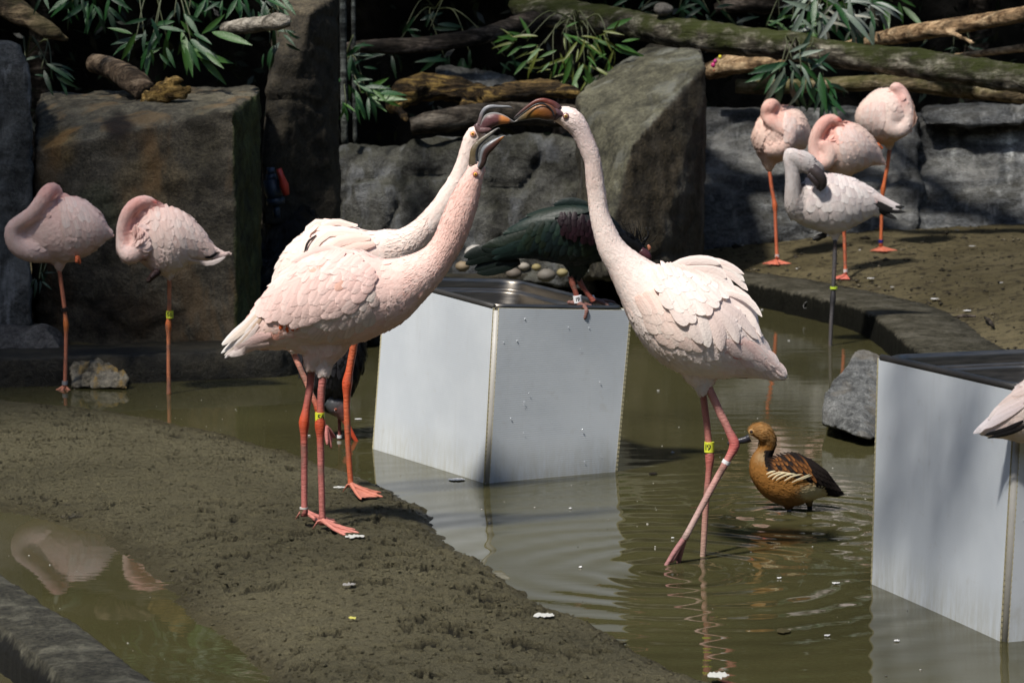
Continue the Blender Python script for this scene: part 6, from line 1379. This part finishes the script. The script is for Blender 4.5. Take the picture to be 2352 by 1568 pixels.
# ------------------------------------------------------------------ whistling duck
Z5 = zmap((1458, 846.7), .33)
YM = 6.20
M__ = thing('duck', 'tawny whistling duck with dark back wading behind the right flamingo', 'duck', (*G(1820, 1190, 0)[:2], 0))
def cM(V, seed=0):
    V = np.asarray(V); uv = proj(V); n = fbm(V*40, 3)*.5+.5; x = (uv[:, 0]-1458)/.33; y = (uv[:, 1]-846.7)/.33
    c = np.array((.20, .090, .020))*(1-n[:, None]) + np.array((.34, .165, .045))*n[:, None]
    def put(m, col):
        nonlocal c; m = np.clip(m, 0, 1)[:, None]; c = c*(1-m)+np.array(col)*m
    put((y-(860+(x-1000)*.25))/60, (.20, .11, .05))                                 # belly browner
    put(np.exp(-(((x-1230)/110)**2+((y-870)/60)**2)**1.5)*1.4, (.52, .45, .27))     # cream vent
    put(np.exp(-(((x-900)/60)**2+((y-610)/40)**2)**1.5)*.8, (.42, .30, .16))        # pale throat
    put((((x-955)/40) if True else 0)*((y > 430) & (y < 620) & (x > 940)), (.03, .018, .01))   # dark nape line
    back = (x > 900)*(y < 700+(x-900)*.30)*(y > 560)
    put(back*1.0, (.018, .014, .013))
    put((x > 1330)*1.0, (.012, .010, .010))
    return c
bM = body_of('body', M__, [
    dict(p=Z5([(835, 470, 58), (850, 450, 74), (885, 455, 80), (925, 490, 62), (925, 540, 56), (900, 590, 62), (885, 640, 82), (900, 700, 110), (960, 745, 150), (1040, 770, 178), (1120, 775, 180), (1200, 785, 155), (1280, 805, 112), (1350, 835, 60), (1420, 862, 22), (1455, 868, 8)]), flow=1, d=.85, n=20),
    dict(p=Z5([(1060, 880, 80), (1070, 940, 45), (1074, 985, 20)]), flow=1), dict(p=Z5([(1200, 860, 60, None, 60), (1214, 930, 30, None, 70), (1216, 970, 15, None, 70)]), flow=1)], YM, cM, .0042, 3, seed=40)
plume(bM, 'body_feathers', 3000, cM, wr=.40, lift=.07, lmin=.006, lmax=.018, lscale=.6, seed=40)
plume(bM, 'crown_feathers', 500, lambda V, s=0: np.array((.34, .19, .07))*(1+.5*fbm(np.asarray(V)*60, 2))[:, None], wr=.3, lift=.18, lmin=.006, lmax=.009, seed=41, rounded=0, mask=lambda uv, c: ((uv[:, 0] < 1784) & (uv[:, 1] < 1020)).astype(float))
rdm = random.Random(5)
Tc = [q[:2] for q in Z5([(900, 640), (1000, 600), (1100, 590), (1200, 640), (1290, 700)])]; Bc = [q[:2] for q in Z5([(940, 720), (1060, 740), (1200, 760), (1330, 820), (1420, 850)])]
mb = MB()
for r, (t0, t1, n, w) in enumerate([(.5, 1.05, 13, 10), (.3, .82, 15, 8), (.12, .6, 16, 7), (-.05, .4, 16, 6)]):
    for i in range(n):
        s = (i+.5)/n; a = lerp_curve(Tc, s)*(1-t0)+lerp_curve(Bc, s)*t0; e = lerp_curve(Tc, min(1, s+.10))*(1-t1)+lerp_curve(Bc, min(1, s+.10))*t1
        tip = (.26, .105, .03) if (s < .55 and rdm.random() < .8) else (.02, .015, .013)
        quill(bM, [a, (a+e)/2+np.array([3, -1]), e], w, (.014, .011, .010), .003+.001*r, .006+.001*r, mb=mb, tip=tip, point=.7, ns=6, cup=.15)
o = mb.build('wing_feathers', M_feather, bM['o']); o['kind'] = 'stuff'
for p in [[(920, 735), (950, 722), (985, 716)], [(930, 755), (970, 735), (1020, 722)], [(960, 770), (1000, 740), (1060, 725)], [(985, 775), (1040, 745), (1110, 730)], [(1040, 780), (1090, 750), (1160, 735)], [(1090, 790), (1140, 765), (1210, 735)], [(1130, 775), (1170, 760), (1224, 742)], [(1000, 720), (1060, 730), (1120, 738)]]:
    quill(bM, [q[:2] for q in Z5(p)], 4.0, (.62, .55, .36), .006, .008, name='white_flank_feather')
for p in [[(1330, 850), (1400, 865), (1460, 872)], [(1320, 830), (1390, 850), (1450, 860)], [(1340, 870), (1380, 875), (1430, 880)]]: quill(bM, [q[:2] for q in Z5(p)], 9, (.012, .010, .010), .002, .004, name='tail_feather')
bill(M__, 'bill', Z5([(800, 480, 30), (775, 492, 26), (740, 500, 22), (700, 508, 18), (665, 516, 16), (645, 520, 9)]), YM, [(0, (.02, .02, .028)), (.6, (.025, .025, .035)), (1, (.02, .02, .02))], depth=.8)
eye(M__, bM, *Z5([(812, 438)])[0][:2], 4.4, iris=(.04, .02, .012), skin=(.36, .22, .09))
ld1, _ = leg(M__, Z5([(1074, 970, 0), (1075, 1000, 0), (1073, 1080, 0)]), YM, (.14, .15, .20), rt=5.5, rb=5.5, seed=30); leg(M__, Z5([(1216, 955, 70), (1220, 990, 70), (1222, 1050, 70)]), YM, (.03, .03, .035), rt=6, rb=6, seed=31)

# ------------------------------------------------------------------ loose feathers, droppings, leaves
M_white = mat_vcol('loose_feather', .7, .2, .15)
def loose(name, label, cat, u, v, z, L, ang, w=.3, col=(.60, .60, .59), group=None, seed=0, ragged=False, stand=False):
    p = G(u, v, z); n = 12; L = L*((.52 if z < .01 else .42) if name == 'loose_feather' else 1.0); V = []; C = []; rd_ = random.Random(seed)
    d = np.array([math.cos(R(ang)), math.sin(R(ang)), 0]); s = np.array([-d[1], d[0], 0])
    if stand: d = np.array([.15, .0, 1.0]); s = np.array([1, 0, 0])
    for i in range(n+1):
        t = i/n; ww = w*L*1.5*math.sin(math.pi*min(1, t*.9+.08))**.7*(1+(rd_.uniform(-.5, .5) if ragged else rd_.uniform(-.35, .35)))
        c = p + d*L*(t-.5) + s*.10*L*math.sin(2.2*t) + np.array([0, 0, .0012+rd_.uniform(0, .0012)])
        for q_, hh in ((-1, 0), (0, .0010), (1, 0)): V.append(c+s*ww*q_*(1+(rd_.uniform(-.3, .3) if ragged else 0))+[0, 0, hh]); C.append(col)
    F = [(i*3+j, i*3+j+1, (i+1)*3+j+1, (i+1)*3+j) for i in range(n) for j in range(2)]
    V = np.array(V); nb = len(V); V = np.vstack([V, V-[0, 0, .0008]]); F = F+[tuple(nb+i for i in f[::-1]) for f in F]
    return tag(obj(name, V, F, M_white, cols=np.array(C+C), loc=p), label, cat, group)
fg = 'small pale feathers scattered on water and mud'
for i, (u, v, L, a, lab) in enumerate([(1049, 1102, .075, -12, 'long white feather floating by the near corner of the middle box'), (823, 963, .035, 0, 'white feather floating between the pair and the middle box'), (710, 1001, .012, 0, 'tiny feather floating behind the orange leg'),
    (1310, 1168, .014, 20, 'tiny feather floating in the reflection of the middle box'), (1334, 1303, .016, 60, 'tiny curled feather floating left of the stepping foot'), (1610, 899, .016, 0, 'white fleck floating left of the wading flamingo thigh'), (1512, 898, .014, 10, 'white fleck floating in dark water behind the wading bird'),
    (1613, 1273, .014, 0, 'small feather floating beside the submerged leg'), (1920, 1340, .03, 0, 'white feather floating below the duck'), (1790, 1328, .018, 10, 'thin feather floating under the duck reflection'),
    (1900, 1460, .02, 0, 'small feather floating left of the nearer box foot'), (2060, 1472, .02, 10, 'small feather floating in the nearer box reflection'), (1545, 1236, .012, 0, 'tiny feather floating near the leg crossing'), (1812, 783, .014, 0, 'white fleck floating in front of the kerb'), (1750, 712, .018, 0, 'white feather floating under the dark kerb face')]):
    loose('loose_feather', lab, 'feather', u, v, .0005, L, a, .28, group=fg, seed=i)
for i, (u, v, L, a, lab) in enumerate([(2147, 687, .07, 10, 'white feather lying on the mud right of the grey flamingo'), (2222, 714, .07, 20, 'pale feather lying on the mud near the right edge'), (2233, 566, .06, 0, 'thin white feather lying below the blue ringed bird'), (2198, 529, .04, 0, 'pale feather lying close to the slab wall'), (1884, 530, .04, -30, 'feather between the legs on the mud bank'),
    (1706, 564, .03, -50, 'feather lying left of the orange legs'), (2000, 640, .07, 10, 'large pale feather on the mud behind the kerb'), (1668, 647, .03, 0, 'feather on the kerb top left'), (2300, 650, .025, 0, 'small bluish feather on the mud far right'), (1975, 575, .025, 40, 'small feather right of the grey bird'), (1830, 618, .02, 0, 'fleck on the kerb beside the orange foot'), (2050, 660, .03, 0, 'dull feather at the edge of the kerb sand')]):
    g = zfoot(u, v); loose('loose_feather', lab, 'feather', u, v, g[2]+.004, L, a, .3, group=fg, seed=30+i)
e = loose('loose_feather', 'white curled feather clinging to the dark kerb face', 'feather', 1848, 700, .045, .055, 80, .25, group=fg, seed=77, stand=True); e.location.y -= .02
for i, (u, v, L, a, lab) in enumerate([(815, 1233, .05, 8, 'white dropping in front of the near flamingo foot'), (780, 1120, .035, 0, 'white dropping beside the orange webbed foot'), (1250, 1414, .045, -10, 'white dropping near the waterline of the sand'), (1650, 1552, .045, 0, 'white dropping at the bottom tip of the sand'), (802, 1343, .03, 0, 'grey smear on the sand below the feet')]):
    p = G(u, v, .03); loose('dropping', lab, 'dropping', u, v, sandz(p[0], p[1])+.002, L*.8, a, .34, (.48, .48, .44) if i < 4 else (.25, .24, .22), 'white droppings on the sand', 60+i, ragged=True)
for i, (u, v, L, a, c, lab) in enumerate([(810, 1420, .012, 30, (.45, .42, .10), 'tiny yellow leaf on the sand'), (1500, 1088, .018, -20, (.02, .015, .01), 'dark bit floating right of the middle box'), (1800, 1450, .025, 0, (.06, .05, .02), 'brown leaf floating at lower right')]):
    loose('fallen_leaf', lab, 'leaf', u, v, .002 if i else .038, L, a, .5, c, seed=90+i)
for i, (u, v, u2, v2, lab) in enumerate([(2190, 735, 2240, 732, 'short black twig lying on the right mud'), (2262, 735, 2282, 755, 'second short black twig lying near the right edge')]):
    a, b_ = zfoot(u, v), zfoot(u2, v2); V, F = sweep([a+[0, 0, .008], (a+b_)/2+[0, 0, .012], b_+[0, 0, .008]], [.004, .007, .004], None, 7)
    tag(obj('twig', V, F, W_dark, loc=a), lab, 'twig', 'twigs on the mud')

# specks of down and dust floating on the water, and litter on the mud bank
rgs = np.random.default_rng(12); n = 420
sp = np.column_stack([rgs.uniform(-1.6, 1.6, n), rgs.uniform(4.6, 8.0, n), np.full(n, .0006)])
sp = sp[(sdist(sp[:, :2], bankpoly) < -.03)]; n = len(sp)
tag(crumbs('floating_specks', sp, rgs.lognormal(-6.9, .45, n), np.clip(rgs.choice([.08, .45, .55, .30], n)[:, None]*np.array([[1, .97, .9]]), 0, 1), M_white, 5), 'tiny specks of down and dust floating on the pond', 'specks')
bi = rgs.choice(len(_mk), 30000); bp = _mk[bi]; bp = bp[(bp[:, 0] > .3) & (bp[:, 1] < 12) & (bp[:, 2] < .6)][:1500]; bp = bp + rgs.normal(size=bp.shape)*[.03, .03, 0] + [0, 0, .003]; n = len(bp)
tag(crumbs('mud_litter', bp, rgs.lognormal(-5.6, .5, n), rgs.choice([.02, .03, .05, .12], n)[:, None]*np.array([[1, .85, .55]]), M_white, 6), 'small dark crumbs and litter strewn over the mud bank', 'litter')
